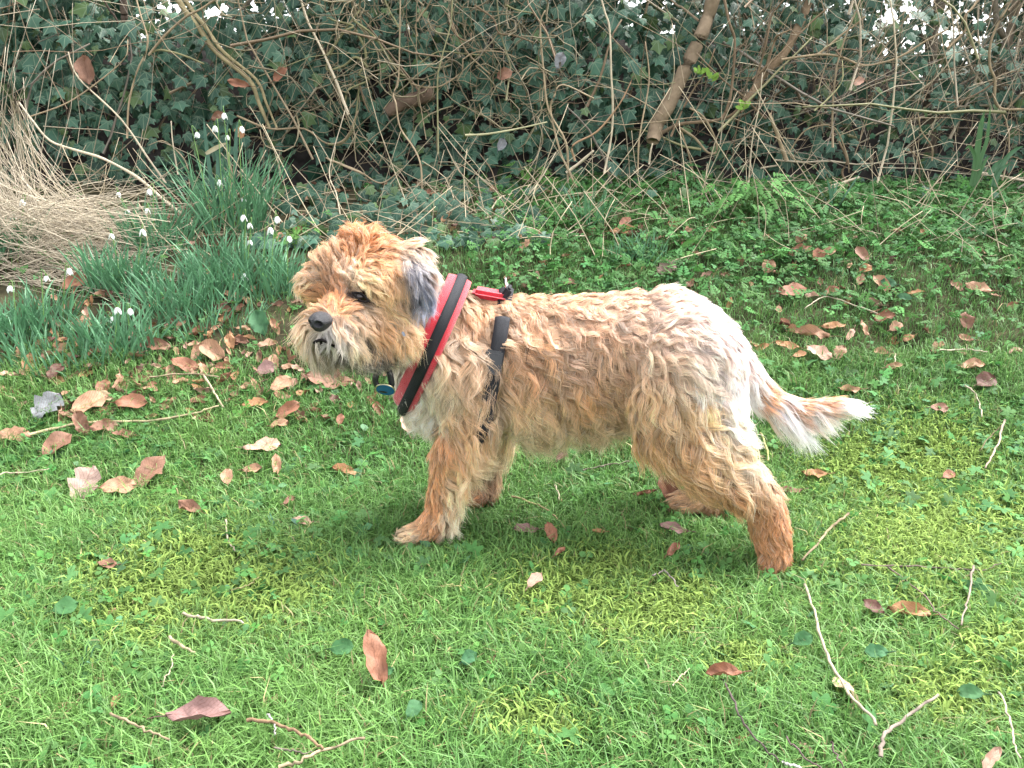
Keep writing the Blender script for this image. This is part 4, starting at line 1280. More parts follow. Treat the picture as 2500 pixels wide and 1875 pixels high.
round_leaf(633, 788, 78, 54, 110, (.075, .19, .115), 'single big bluish dock leaf left of the dog muzzle', .04, .7)
round_leaf(835, 1580, 66, 48, 10, (.06, .17, .08), 'round mottled leaf in the near lawn left of the upright copper leaf', .03)
round_leaf(345, 648, 40, 22, 160, (.07, .18, .08), 'small oval green leaf among the snowdrop tufts', .03)
round_leaf(1145, 1605, 50, 44, 40, (.07, .19, .11), 'round bluish leaf in the near lawn below the front paw', .03)
round_leaf(940, 1640, 52, 30, 20, (.06, .17, .08), 'oval green leaf at the foot of the upright copper leaf', .025)
round_leaf(2170, 690, 42, 26, 160, (.10, .22, .15), 'bluish round leaf on the right bank among the leaves', .03)
round_leaf(2210, 725, 40, 20, 160, (.10, .22, .15), 'second bluish round leaf just below on the right bank', .03)
round_leaf(1960, 1560, 56, 44, 20, (.075, .20, .10), 'lobed green leaf by the long straw on the right lawn', .03)
round_leaf(2140, 1590, 60, 40, 170, (.08, .21, .12), 'pale bluish leaf on the right lawn below the curled orange leaf', .03)
round_leaf(2370, 1690, 60, 40, 160, (.085, .21, .11), 'pale green leaf near the bottom right corner', .03)
round_leaf(160, 1480, 60, 50, 30, (.07, .19, .085), 'round clover like leaf on the left lawn beside the moss', .03)
round_leaf(1010, 1730, 56, 44, 60, (.08, .20, .11), 'bluish leaf in the near lawn right of the forked stick', .03)

# ------------------------------------------------------------------ sticks and straws on the lawn
STK = [
    ('stick', fl((1832, 1110), (1790, 1152), (1738, 1212)), 8, TAN, 'straight tan stick right of the near hind foot'),
    ('straw', fl((1738, 1262), (1765, 1350), (1790, 1430), (1835, 1505), (1890, 1570)), 9, PALE, 'long pale straw running down the right lawn'),
    ('twig', fl((1565, 1470), (1600, 1550), (1650, 1612), (1690, 1640)), 6, (.10, .075, .07), 'dark thin twig curving from the rolled copper leaf'),
    ('twig', fl((1690, 1642), (1725, 1650), (1765, 1660)), 8, (.45, .44, .40), 'short whitish twig end at the bottom edge'),
    ('stick', fl((535, 1555), (600, 1565), (650, 1590), (690, 1622)), 11, (.26, .17, .10), 'bent brown stick at the bottom, left arm of the fork'),
    ('stick', fl((605, 1655), (650, 1640), (690, 1624), (785, 1597)), 11, (.34, .26, .17), 'tan stick crossing the bent brown one at the bottom'),
    ('stick', fl((595, 1615), (640, 1625), (685, 1618)), 6, GREY, 'thin grey twig under the forked sticks'),
    ('stick', fl((240, 1540), (300, 1565), (365, 1592)), 8, TAN, 'straight tan stick left of the large rolled leaf'),
    ('straw', fl((395, 1325), (450, 1338), (522, 1345)), 9, PALE, 'whitish straw on the mossy left lawn'),
    ('stick', fl((365, 1380), (418, 1415)), 10, (.44, .35, .22), 'short thick split stick below the whitish straw'),
    ('straw', fl((375, 1412), (366, 1450), (350, 1480)), 4, PALE, 'thin curved straw below the short split stick'),
    ('straw', fl((487, 1125), (490, 1160), (507, 1190)), 5, PALE, 'short kinked straw on the left lawn'),
    ('straw', fl((60, 938), (200, 912), (340, 908), (420, 895), (482, 880)), 8, (.46, .37, .22), 'long pale straw lying across the left leaf litter'),
    ('straw', fl((440, 810), (462, 850), (480, 882)), 7, (.46, .36, .24), 'short straw meeting the end of the long one'),
    ('straw', fl((320, 815), (400, 806), (470, 812)), 5, TAN, 'level straw in the middle of the leaf litter'),
    ('twig', fl((1905, 1632), (1920, 1595), (1970, 1555), (2035, 1505)), 12, (.27, .22, .18), 'knobbly grey brown twig at the lower right'),
    ('twig', fl((2105, 1222), (2095, 1290), (2078, 1355)), 6, (.34, .27, .22), 'upright twig of the broken bundle on the right lawn'),
    ('twig', fl((1920, 1225), (1990, 1282), (2030, 1325), (2078, 1356)), 5, (.18, .13, .11), 'slanting dark twig of the broken bundle on the right lawn'),
    ('twig', fl((1860, 1218), (1960, 1222), (2060, 1224), (2120, 1232), (2165, 1218)), 5, (.16, .12, .10), 'level dark twig of the broken bundle on the right lawn'),
    ('straw', fl((2165, 1500), (2185, 1570), (2210, 1640)), 6, PALE, 'pale straw at the bottom right corner'),
    ('twig', fl((2170, 908), (2152, 960), (2130, 1012)), 6, (.42, .33, .25), 'pale upright twig at the right edge below the tail'),
    ('twig', fl((2160, 920), (2120, 975)), 3, BROWN, 'thin brown twig left of the pale upright one'),
    ('straw', fl((1105, 1070), (1150, 1085), (1190, 1105), (1228, 1142)), 6, (.40, .30, .16), 'curved straw under the dog chest'),
    ('twig', fl((1258, 1017), (1310, 1005), (1362, 997)), 5, GREY, 'straight grey twig under the dog belly'),
    ('straw', fl((1198, 1042), (1205, 1078)), 5, PALE, 'tiny upright straw behind the front legs'),
    ('twig', fl((1408, 1245), (1432, 1232), (1455, 1245), (1468, 1268)), 5, (.32, .27, .25), 'small looped grey twig below the dog'),
    ('twig', fl((1700, 1590), (1735, 1630), (1775, 1665)), 6, (.12, .085, .08), 'dark twig at the bottom edge right of centre'),
    ('twig', fl((1795, 1600), (1830, 1662)), 6, (.13, .09, .085), 'second dark twig at the bottom edge'),
    ('straw', fl((2085, 832), (2112, 860), (2122, 900)), 5, PALE, 'kinked pale straw below the dark brown leaf'),
    ('straw', fl((2030, 756), (2090, 755), (2135, 762)), 5, PALE, 'pale level straw above the dark brown leaf'),
    ('straw', fl((1642, 935), (1655, 968), (1658, 1000)), 7, (.42, .40, .14), 'yellow straw behind the near hind leg'),
    ('straw', fl((0, 1025), (50, 1018), (105, 1012)), 4, PALE, 'pale straw lying at the left edge'),
    ('straw', fl((1455, 1480), (1490, 1440)), 4, PALE, 'thin pale straw left of the rolled copper leaf'),
    ('straw', fl((1935, 762), (1932, 790)), 4, PALE, 'short upright straw on the flat tan leaf'),
    ('straw', fl((495, 1275), (530, 1262), (560, 1245)), 4, (.3, .26, .12), 'thin brownish straw in the lawn below the paw'),
    ('twig', fl((580, 1545), (590, 1570), (588, 1590)), 5, (.40, .38, .36), 'tiny greyish hooked twig above the forked sticks'),
    ('straw', fl((1900, 680), (1790, 690 - 50), (1740, 665)), 4, PALE, 'pale straw slanting over the broad copper leaf'),
]
for nm, pts, w, c, lab in STK:
    P = [gpt(x, y, .021 + .009 * R.random() + (.014 if y > 1680 else .005 if y > 1450 else 0)) for x, y in pts]
    d = np.linalg.norm(P[0] - CAM)
    P = smooth_path(P, len(P) * 5)
    P = P + R.normal(0, .0008, P.shape)
    r = w * .40 * d / FPX
    P = P + np.cumsum(R.normal(0, .0006, P.shape), 0)
    cc = np.asarray(c)[None] * .72 * R.uniform(.6, 1.3, (len(P), 1))
    V, F, C = tubes([P], [(r, r * .7)], 6, [cc], rough=.10)
    tag(obj(nm, mesh_np(nm, V, F, C, smooth=True), M_bark if nm != 'straw' else M_straw), lab, nm, 'sticks and straws on the lawn')
o = broad_blade('straw_sheath', fl((1812, 1465), (1832, 1498), (1858, 1530)), [gpt(1812 * K, 1465 * K, .02)[1], gpt(1832 * K, 1498 * K, .025)[1], gpt(1858 * K, 1530 * K, .02)[1]], .024, (.55, .44, .27), 'papery sheath peeling off the long pale straw', 'straw sheath')

# ------------------------------------------------------------------ the dog
_t = bmesh.new(); bmesh.ops.create_icosphere(_t, subdivisions=2, radius=1.0)
ICO_V = np.array([v.co[:] for v in _t.verts]); ICO_F = np.array([[v.index for v in f.verts] for f in _t.faces]); _t.free()


def chain(pts):
    """pts: (px, py, Y, r, ysquash).  Balls swept along the chain"""
    out = []
    for a, b in zip(pts[:-1], pts[1:]):
        A, B = at(*a[:3]), at(*b[:3])
        n = max(2, int(np.linalg.norm(B - A) / (min(a[3], b[3]) * .35)) + 1)
        for t in np.linspace(0, 1, n):
            out.append((A * (1 - t) + B * t, a[3] * (1 - t) + b[3] * t, a[4] * (1 - t) + b[4] * t))
    return out


balls = []
# trunk of the body, neck
balls += chain([(1085, 855, 1.32, .078, .85), (1180, 868, 1.315, .093, .80), (1300, 885, 1.305, .104, .78), (1420, 880, 1.295, .101, .78), (1540, 858, 1.285, .092, .82), (1630, 838, 1.278, .083, .85), (1685, 842, 1.272, .066, .9)])
balls += chain([(1630, 785, 1.275, .052, 1.1), (1690, 812, 1.272, .050, 1.1), (1725, 850, 1.272, .050, 1.1)])
balls += chain([(1110, 830, 1.315, .080, .85), (1040, 790, 1.29, .066, .9), (965, 735, 1.255, .062, 1)])
balls += chain([(1060, 900, 1.31, .06, 1), (1055, 960, 1.31, .045, 1)])
# head: skull, brow, muzzle, cheeks, ear lump
balls += chain([(960, 700, 1.26, .060, 1), (925, 690, 1.235, .060, 1), (880, 705, 1.215, .050, 1)])
balls += chain([(880, 768, 1.205, .044, 1), (830, 785, 1.17, .036, 1), (797, 800, 1.150, .029, 1)])
balls += chain([(950, 790, 1.225, .045, 1), (880, 820, 1.195, .034, 1), (820, 838, 1.165, .022, 1), (800, 852, 1.158, .018, 1)])
balls += chain([(905, 685, 1.187, .018, 1), (860, 682, 1.186, .018, 1)])
balls += chain([(790, 690, 1.225, .029, 1), (845, 655, 1.222, .036, 1), (890, 640, 1.235, .042, 1)])
balls += chain([(1000, 632, 1.225, .020, 1), (1020, 680, 1.200, .022, 1), (1034, 715, 1.192, .015, 1)])
# near fore leg
balls += chain([(1125, 900, 1.255, .055, .8), (1150, 1000, 1.25, .042, .9), (1145, 1050, 1.25, .036, 1), (1105, 1110, 1.25, .030, 1), (1088, 1180, 1.25, .025, 1), (1075, 1250, 1.25, .022, 1), (1045, 1290, 1.246, .020, 1), (996, 1309, 1.240, .016, 1)])
for k_, (tx, ty) in enumerate([(988, 1318), (980, 1316), (984, 1312), (994, 1309)]):
    balls += chain([(1008, 1310, 1.24, .011, 1), (tx, ty, 1.222 + .011 * k_, .0085, 1)])
# far fore leg
balls += chain([(1150, 920, 1.37, .05, .8), (1182, 1040, 1.38, .034, 1), (1180, 1130, 1.382, .023, 1), (1185, 1190, 1.385, .020, 1), (1160, 1216, 1.383, .018, 1)])
# near hind leg
balls += chain([(1690, 880, 1.215, .074, .8), (1655, 960, 1.205, .066, .8), (1650, 1030, 1.195, .052, .85), (1720, 1110, 1.182, .042, .95), (1800, 1170, 1.172, .034, 1), (1858, 1215, 1.168, .027, 1), (1880, 1290, 1.164, .025, 1), (1893, 1360, 1.160, .022, 1), (1872, 1388, 1.150, .016, 1)])
balls += chain([(1705, 905, 1.22, .066, .8), (1745, 1000, 1.20, .040, .9), (1770, 1100, 1.182, .030, 1)])
# far hind leg
balls += chain([(1690, 900, 1.34, .06, .8), (1670, 1040, 1.36, .04, .9), (1775, 1150, 1.37, .024, 1), (1790, 1185, 1.37, .022, 1), (1740, 1210, 1.355, .020, 1), (1668, 1228, 1.345, .018, 1)])
# tail
balls += chain([(1735, 812, 1.272, .028, 1), (1785, 858, 1.268, .022, 1), (1835, 925, 1.262, .020, 1), (1880, 975, 1.258, .0165, 1), (1960, 1000, 1.25, .014, 1), (2048, 986, 1.245, .008, 1)])
V, F, off = [], [], 0
for c, r, s in balls:
    V.append(c + ICO_V * np.array([r, r * s, r])); F.append(ICO_F + off); off += len(ICO_V)
tmp = obj('body', mesh_np('body', np.vstack(V), np.vstack(F)), None)
md = tmp.modifiers.new('r', 'REMESH'); md.mode = 'VOXEL'; md.voxel_size = .0055
md = tmp.modifiers.new('s', 'SMOOTH'); md.factor = .5; md.iterations = 7
dg = bpy.context.evaluated_depsgraph_get(); dg.update()
body_me = bpy.data.meshes.new_from_object(tmp.evaluated_get(dg))
bpy.data.objects.remove(tmp)
nv = len(body_me.vertices)
BV = np.empty(nv * 3); body_me.vertices.foreach_get('co', BV); BV = BV.reshape(-1, 3)
BN = np.empty(nv * 3); body_me.vertices.foreach_get('normal', BN); BN = BN.reshape(-1, 3)
body_me.calc_loop_triangles()
BF = np.empty(len(body_me.loop_triangles) * 3, np.int32); body_me.loop_triangles.foreach_get('vertices', BF); BF = BF.reshape(-1, 3)
bvh = BVHTree.FromPolygons([tuple(v) for v in BV], [tuple(int(i) for i in f) for f in BF])


def surf(px, py):
    h, n, i, d = bvh.ray_cast(Vector(CAM), Vector(norm(ray(px, py))))
    if h is None:
        h, n, i, d = bvh.find_nearest(Vector(at(px, py, 1.18)))
    return np.array(h), np.array(n)


dog = empty('dog', (at(1400, 1300, 1.27)[0], 1.27, 0.0), 'shaggy tan terrier in a red and black harness, standing sideways and facing left', 'dog')

# what the coat does where: x, y in the photograph, combing direction there (x right, y down), length cm, tint, wave, lift
CTRL = np.array([
    # head
    (861, 590, -.15, -1, 3.4, 190, 124, 66, .5, .95), (920, 585, .7, -.6, 3.2, 196, 126, 66, .4, .6), (985, 610, 1, .15, 3.2, 214, 182, 142, .5, .5),
    (860, 640, .1, -1, 2.6, 192, 136, 84, .3, .6), (835, 690, 0, -1, 2.0, 190, 138, 92, .3, .55), (790, 640, -.5, -.8, 2.8, 205, 160, 112, .4, .6), (745, 665, -.95, .25, 2.8, 220, 190, 148, .4, .6), (735, 715, -.9, .6, 2.8, 216, 172, 118, .4, .5),
    (935, 650, .6, .5, 3.4, 205, 150, 92, .8, .45), (930, 700, .5, .9, 3.8, 216, 180, 126, .8, .45), (885, 690, .4, .6, 2.4, 222, 190, 140, .5, .6), (846, 678, -.1, -.3, 1.8, 226, 205, 172, .6, .8),
    (815, 735, -.1, -1, 1.4, 200, 138, 84, .2, .4), (765, 745, -.7, -.5, 1.8, 214, 166, 112, .3, .5), (850, 750, .7, -.2, 1.7, 205, 150, 98, .3, .4), (880, 765, .8, .5, 2.4, 204, 176, 142, .4, .4),
    (752, 785, -.9, .4, 4.2, 218, 188, 148, .5, .6), (765, 830, -.5, 1, 4.2, 186, 172, 144, .4, .5), (800, 825, -.15, 1, 2.4, 196, 190, 180, .3, .4), (835, 815, .5, .9, 4.0, 196, 186, 170, .5, .45), (880, 810, .5, .9, 4.8, 206, 186, 152, .7, .5),
    (800, 868, -.15, 1, 3.2, 136, 126, 102, .4, .4), (850, 870, .2, 1, 3.6, 122, 116, 102, .5, .45), (905, 855, .4, .9, 4.0, 84, 82, 80, .6, .5), (930, 870, .4, .9, 3.4, 66, 68, 74, .6, .5),
    (920, 790, .6, .8, 4.6, 208, 162, 110, .7, .5), (960, 750, .5, .85, 4.2, 218, 182, 132, .7, .45), (975, 810, .6, .8, 4.6, 214, 176, 126, .8, .5), (1020, 795, .9, .3, 4.0, 222, 192, 146, .6, .5), (1000, 850, .3, .9, 4.0, 226, 216, 194, .7, .5),
    (950, 890, .1, 1, 3.8, 208, 200, 182, .6, .4), (960, 680, .4, .9, 3.6, 214, 180, 134, .6, .4),
    (995, 622, .3, .9, 3.0, 196, 180, 164, .4, .35), (1000, 650, .3, .9, 3.0, 128, 126, 130, .3, .3), (1012, 715, .2, 1, 2.6, 92, 98, 112, .3, .3), (1015, 665, .3, 1, 3.0, 112, 116, 128, .3, .3), (1032, 700, .1, 1, 3.0, 96, 102, 118, .3, .3), (1036, 725, .15, 1, 2.8, 150, 160, 178, .3, .3), (1050, 640, .9, .3, 3.0, 220, 188, 160, .4, .4), (1070, 660, 1, .2, 2.6, 222, 190, 165, .3, .4),
    # shoulder, chest, fore legs
    (1180, 700, .9, .4, 2.4, 198, 152, 104, .5, .4), (1150, 760, .4, .9, 3.8, 198, 158, 116, .9, .4), (1200, 760, .7, .7, 3.2, 200, 164, 126, .7, .4), (1140, 850, .1, 1, 4.4, 204, 172, 134, 1.2, .4), (1090, 930, .05, 1, 4.4, 214, 192, 156, 1.1, .45),
    (1180, 900, .3, 1, 4.2, 198, 164, 126, 1.2, .4), (1010, 960, -.4, 1, 4.6, 226, 214, 190, .9, .6), (1040, 1010, -.2, 1, 4.4, 232, 222, 202, .9, .5), (1130, 1000, .1, 1, 3.8, 204, 166, 120, .9, .4), (1180, 1040, .5, .9, 3.6, 206, 174, 130, .8, .5),
    (1085, 1080, .1, 1, 2.8, 206, 152, 98, .5, .35), (1130, 1110, .8, .7, 4.0, 220, 192, 148, .8, .5), (1060, 1160, .0, 1, 1.9, 208, 152, 94, .3, .3), (1105, 1190, .8, .8, 3.8, 222, 196, 152, .8, .5), (1055, 1230, -.05, 1, 1.6, 206, 148, 92, .3, .35), (1100, 1250, .6, .9, 3.4, 228, 210, 176, .6, .5),
    (1045, 1285, -.5, .8, 1.1, 210, 156, 102, .3, .35), (1000, 1312, -1, .1, 1.3, 224, 196, 152, .3, .4), (1195, 1120, .5, .9, 3.0, 198, 168, 134, .7, .4), (1195, 1180, .3, 1, 2.2, 178, 142, 110, .6, .35), (1160, 1212, -.6, .8, 1.2, 204, 140, 88, .2, .3),
    # flank and belly
    (1270, 715, 1, .12, 1.9, 204, 162, 118, .6, .32), (1400, 722, 1, .12, 1.9, 206, 164, 124, .6, .32), (1530, 728, 1, .15, 1.9, 210, 174, 140, .6, .32), (1280, 790, .75, .6, 2.8, 202, 162, 124, 1.0, .32), (1420, 790, .8, .55, 2.8, 198, 162, 128, 1.1, .32), (1550, 790, .8, .5, 2.6, 204, 176, 148, 1.0, .32),
    (1270, 870, .4, .9, 3.8, 196, 154, 112, 1.2, .38), (1400, 870, .6, .75, 3.4, 190, 158, 126, 1.2, .36), (1500, 870, .7, .6, 3.2, 196, 162, 126, 1.1, .36), (1290, 960, .25, 1, 4.8, 204, 172, 128, 1.2, .42), (1410, 950, .5, .85, 4.2, 198, 158, 112, 1.2, .42), (1510, 940, .5, .8, 4.0, 206, 172, 130, 1.1, .42),
    (1240, 1030, .2, 1, 5.4, 210, 190, 150, 1.1, .45), (1350, 1030, .25, 1, 5.4, 208, 188, 148, 1.1, .45), (1470, 1010, .3, 1, 5.2, 202, 180, 140, 1.1, .45),
    # rump and hind legs
    (1640, 735, .95, .3, 1.8, 216, 188, 164, .4, .4), (1720, 765, .9, .5, 1.8, 222, 200, 184, .4, .4), (1640, 800, .9, .35, 2.3, 214, 190, 168, .7, .33), (1720, 850, .8, .6, 2.2, 220, 200, 182, .5, .35), (1600, 880, .85, .5, 3.0, 212, 184, 152, .9, .36), (1700, 930, .7, .6, 2.8, 222, 204, 182, .7, .36), (1775, 930, .4, .95, 2.6, 228, 214, 202, .5, .36),
    (1580, 960, .5, .9, 3.8, 212, 178, 132, 1.0, .42), (1680, 1010, .8, .5, 3.8, 216, 184, 136, 1.0, .42), (1770, 1020, .9, .5, 3.6, 230, 216, 194, .8, .45), (1590, 1050, .2, 1, 4.2, 204, 164, 114, 1.0, .45), (1660, 1090, .6, .8, 4.0, 202, 160, 108, 1.0, .42), (1760, 1110, .9, .5, 3.8, 214, 186, 142, .9, .45),
    (1700, 1150, .5, .9, 3.8, 196, 154, 104, .9, .45), (1810, 1140, .9, .4, 3.6, 222, 204, 174, .8, .5), (1780, 1185, .5, .9, 3.4, 188, 140, 90, .8, .42), (1850, 1195, .7, .7, 3.0, 200, 164, 124, .7, .42), (1850, 1250, .15, 1, 2.6, 190, 138, 90, .5, .4), (1895, 1280, .25, 1, 2.0, 188, 134, 86, .5, .4), (1885, 1350, .1, 1, 1.8, 192, 140, 92, .4, .4), (1872, 1390, -.6, .8, 1.4, 188, 134, 84, .3, .4),
    (1760, 1180, -.2, 1, 2.6, 186, 138, 92, .7, .4), (1690, 1236, -1, .2, 1.3, 212, 172, 126, .3, .35),
    # tail
    (1780, 820, .6, .9, 1.9, 222, 200, 192, .3, .35), (1830, 885, .55, .85, 2.2, 228, 208, 198, .3, .35), (1820, 945, .5, .9, 3.4, 238, 234, 228, .4, .5), (1870, 955, .9, .35, 2.2, 208, 152, 100, .2, .35), (1890, 1000, .75, .75, 6.5, 246, 245, 243, .2, .45),
    (1950, 985, 1, .1, 2.2, 202, 142, 90, .1, .35), (1970, 1015, .95, .4, 4.6, 236, 228, 216, .3, .45), (2010, 976, 1, .0, 2.2, 200, 140, 88, .1, .35), (2045, 1000, 1, .0, 4.6, 246, 244, 240, .3, .4), (2055, 985, 1, -.05, 4.8, 246, 245, 242, .2, .3),
])
C_XY, C_D, C_L, C_C, C_W, C_LF = CTRL[:, :2], CTRL[:, 2:4], CTRL[:, 4] / 100, lin(CTRL[:, 5:8]), CTRL[:, 8], CTRL[:, 9]
ALB = 1.0
# dark rims: x, y, radius px, tint, length cm
SPOT = [(878, 724, 25, (52, 42, 40), .7), (856, 720, 13, (60, 46, 42), .6), (766, 706, 12, (120, 84, 60), 1.0), (786, 836, 11, (74, 68, 64), 1.3), (842, 845, 20, (96, 90, 80), 2.2)]


def coat(P):
    uv, _ = proj(P)
    out = []
    for s in range(0, len(P), 20000):
        q = uv[s:s + 20000]
        d2 = ((q[:, None] - C_XY[None]) ** 2).sum(-1)
        w = 1 / (d2 + 90) ** 2.0
        w /= w.sum(1, keepdims=True)
        out.append(np.concatenate([w @ C_D, (w @ C_L)[:, None], w @ C_C, (w @ C_W)[:, None], (w @ C_LF)[:, None]], 1))
    o = np.vstack(out)
    d, L, c, wv, lf = o[:, :2], o[:, 2], o[:, 3:6] * ALB, o[:, 6], o[:, 7]
    lum = c @ np.array([.3, .55, .15]); c = (c * .92 + lum[:, None] * .08) * np.array([1.20, 1.18, 1.24])
    for x, y, r, t, l in SPOT:
        m = np.clip(1.4 - np.hypot(uv[:, 0] - x, uv[:, 1] - y) / r, 0, 1) * (P[:, 1] < 1.26)
        c = c * (1 - m[:, None]) + lin(t) * m[:, None]
        L = L * (1 - m) + l / 100 * m
    return d, L, c, wv, lf


# skin of the body
_, _, c, _, _ = coat(BV)
a = body_me.attributes.new('Col', 'FLOAT_COLOR', 'POINT')
q = np.ones((nv, 4), np.float32); q[:, :3] = c * .62
a.data.foreach_set('color', q.ravel())
body_me.polygons.foreach_set('use_smooth', np.ones(len(body_me.polygons), bool))
body = obj('body', body_me, M_skin, dog)

# ---- straps lie on the coat: a band follows the body round a tilted plane
def band_loop(A, B, w, off, n=72, th=.004, rows=5, s0=0.0):
    c = (A + B) / 2
    u = norm(A - B); v = norm(np.array([0, 1.0, 0]) - u * u[1]); nn = np.cross(u, v)
    grid = np.zeros((n, rows, 3)); dirs = np.zeros((n, 3))
    for i in range(n):
        a = i / n * 2 * PI
        d = math.cos(a) * u + math.sin(a) * v
        dirs[i] = d
    rr = np.zeros((n, rows)); ss = np.linspace(-w / 2, w / 2, rows) + s0
    for j, s in enumerate(ss):
        o = c + nn * s
        for i in range(n):
            h, _, _, dist = bvh.ray_cast(Vector(o), Vector(dirs[i]))
            rr[i, j] = dist if h is not None else np.nan
        col = rr[:, j]; med = np.nanmedian(col); col[np.isnan(col)] = med
        col = np.minimum(col, np.median(np.stack([np.roll(col, k) for k in range(-4, 5)]), 0) + .01)
        for _ in range(5): col = (np.roll(col, 1) + 2 * col + np.roll(col, -1)) / 4
        rr[:, j] = col
    rr = (rr + rr.mean(1, keepdims=True)) / 2
    crown = .0025 * (1 - (np.linspace(-1, 1, rows)) ** 2)
    for j, s in enumerate(ss):
        grid[:, j] = c + nn * s + dirs * (rr[:, j:j + 1] + off + crown[j])
    return grid, dirs, c, u, nn


def band_mesh(name, grid, dirs, th, col=None):
    n, m = grid.shape[:2]
    V = np.concatenate([grid + dirs[:, None] * th, grid - dirs[:, None] * .002], 1)     # n, 2m
    V = V.reshape(-1, 3); k = 2 * m; F = []
    for i in range(n):
        a, b = i * k, ((i + 1) % n) * k
        for j in range(m - 1):
            F.append((a + j, b + j, b + j + 1, a + j + 1))
            F.append((a + m + j, a + m + j + 1, b + m + j + 1, b + m + j))
        F.append((a, a + m, b + m, b)); F.append((a + m - 1, b + m - 1, b + 2 * m - 1, a + 2 * m - 1))
    return mesh_np(name, V, np.array(F), smooth=True)


M_red = plain_mat('red_fleece', (.60, .016, .035), .95, .12, noise=.15, nscale=900, bump=1.0, bscale=1400, sheen=.5)
M_web = plain_mat('black_webbing', (.014, .015, .020), .6, .3, noise=.3, nscale=700, bump=.6, bscale=2200)
M_plastic = plain_mat('black_plastic', (.012, .013, .015), .3, .5)
M_metal = plain_mat('steel', (.62, .63, .65), .25, .5, metal=1)

hA, hB = at(1118, 690, 1.315), at(1005, 940, 1.30)
HOFF = .0135
harness = empty('dog_harness', (hA + hB) / 2, 'padded red and black fleece harness strapped around the dog shoulders', 'dog harness')
g, dd, hc, hu, hn = band_loop(hA, hB, .0365, HOFF, n=84, rows=7)
obj('red_padding', band_mesh('red_padding', g, dd, .0045), M_red, harness)
g2, dd2, *_ = band_loop(hA, hB, .0155, HOFF + .0068, n=84, rows=4, s0=-.002)
obj('black_stripe', band_mesh('black_stripe', g2, dd2, .0022), M_web, harness)
gA, gB = at(1237, 706, 1.31), at(1186, 1000, 1.30)
g3, dd3, gc, gu, gn = band_loop(gA, gB, .0215, .0125, n=84, rows=4)
uv3, _ = proj(g3[:, 1])
sink = np.clip(1 - np.abs(uv3[:, 1] - 738) / 34, 0, 1) ** .5 * (dd3[:, 1] < 0)
g3 = g3 - dd3[:, None] * (.022 * sink)[:, None, None]
obj('girth_strap', band_mesh('girth_strap', g3, dd3, .0022), M_web, harness)


def slab(name, c, ex, ey, ez, sx, sy, sz, mat, parent, bev=.25):
    bm = bmesh.new(); bmesh.ops.create_cube(bm, size=1)
    bmesh.ops.scale(bm, vec=(sx, sy, sz), verts=bm.verts)
    bmesh.ops.bevel(bm, geom=bm.edges[:], offset=min(sx, sy, sz) * bev, segments=2, affect='EDGES')
    M = Matrix(((ex[0], ey[0], ez[0], c[0]), (ex[1], ey[1], ez[1], c[1]), (ex[2], ey[2], ez[2], c[2]), (0, 0, 0, 1)))
    bm.transform(M)
    me = bpy.data.meshes.new(name); bm.to_mesh(me); bm.free()
    return obj(name, me, mat, parent)


def on_band(grid, dirs, py, side=-1):
    """index of the ring point on the near side at image height py"""
    m = grid[:, grid.shape[1] // 2]
    uv, _ = proj(m)
    ok = dirs[:, 1] < 0
    i = int(np.argmin(np.where(ok, np.abs(uv[:, 1] - py), 1e9)))
    return m[i], dirs[i], norm(m[(i + 1) % len(m)] - m[i - 1])


p, d, t = on_band(g3, dd3, 884)
ex = np.cross(t, d)
bk = slab('buckle', p + d * .002, ex, t, d, .025, .034, .008, M_plastic, harness)
slab('buckle_clip', p + d * .0065 + t * .002, ex, t, d, .015, .020, .004, M_plastic, bk)
# back bridge: red pad, black keeper and steel ring over the withers
tops = [at(1135, 684, 1.315), at(1180, 684, 1.314), at(1222, 688, 1.312)]
tops = [np.array(bvh.ray_cast(Vector(q + [0, 0, .1]), Vector((0, 0, -1)))[0]) + [0, 0, .014] for q in tops]
ex = norm(tops[2] - tops[0]); ez = norm(np.cross(ex, [0, 1, 0])); ey = np.cross(ez, ex)
slab('back_pad', tops[1] * .55 + tops[2] * .45 - [0, 0, .009], ex, ey, ez, .056, .042, .012, M_red, harness, .45)
q = tops[2] + ex * .010 - ez * .003
slab('keeper', q, norm(ex - ez * .4), ey, norm(ez + ex * .4), .011, .034, .020, M_web, harness, .3)
ring = [q + ez * .010 - ex * .002 + (math.cos(a) * ey + math.sin(a) * norm(ez - ex * .3)) * .011 for a in np.linspace(0, 2 * PI, 22)]
V, F, _ = tubes([np.array(ring)], [(.0014, .0014)], 6)
obj('ring', mesh_np('ring', V, F, smooth=True), M_metal, harness)

# collar with a tag under the throat
cA, cB = at(1048, 700, 1.285), at(948, 915, 1.255)
collar = empty('dog_collar', cB, 'black collar with a blue name tag hanging below the dog throat', 'dog collar')
g4, dd4, cc, cu, cn = band_loop(cA, cB, .018, -.005, n=60, rows=4)
obj('collar_band', band_mesh('collar_band', g4, dd4, .0022), M_web, collar)
arc = [at(x, y, 1.205) for x, y in [(938, 890), (924, 905), (916, 928), (926, 948), (945, 952), (956, 938), (950, 905)]]
V, F, _ = tubes([smooth_path(arc)], [(.0045, .0045)], 8)
obj('tag_loop', mesh_np('tag_loop', V, F, smooth=True), M_plastic, collar)
bm = bmesh.new(); bmesh.ops.create_cone(bm, cap_ends=True, segments=28, radius1=.013, radius2=.013, depth=.003)
ez = norm(np.array([-.1, -.75, -.65])); ex = norm(np.cross([0, 0, 1.0], ez)); ey = np.cross(ez, ex)
c_ = at(941, 951, 1.200)
bm.transform(Matrix(((ex[0], ey[0], ez[0], c_[0]), (ex[1], ey[1], ez[1], c_[1]), (ex[2], ey[2], ez[2], c_[2]), (0, 0, 0, 1))))
me = bpy.data.meshes.new('name_tag'); bm.to_mesh(me); bm.free()
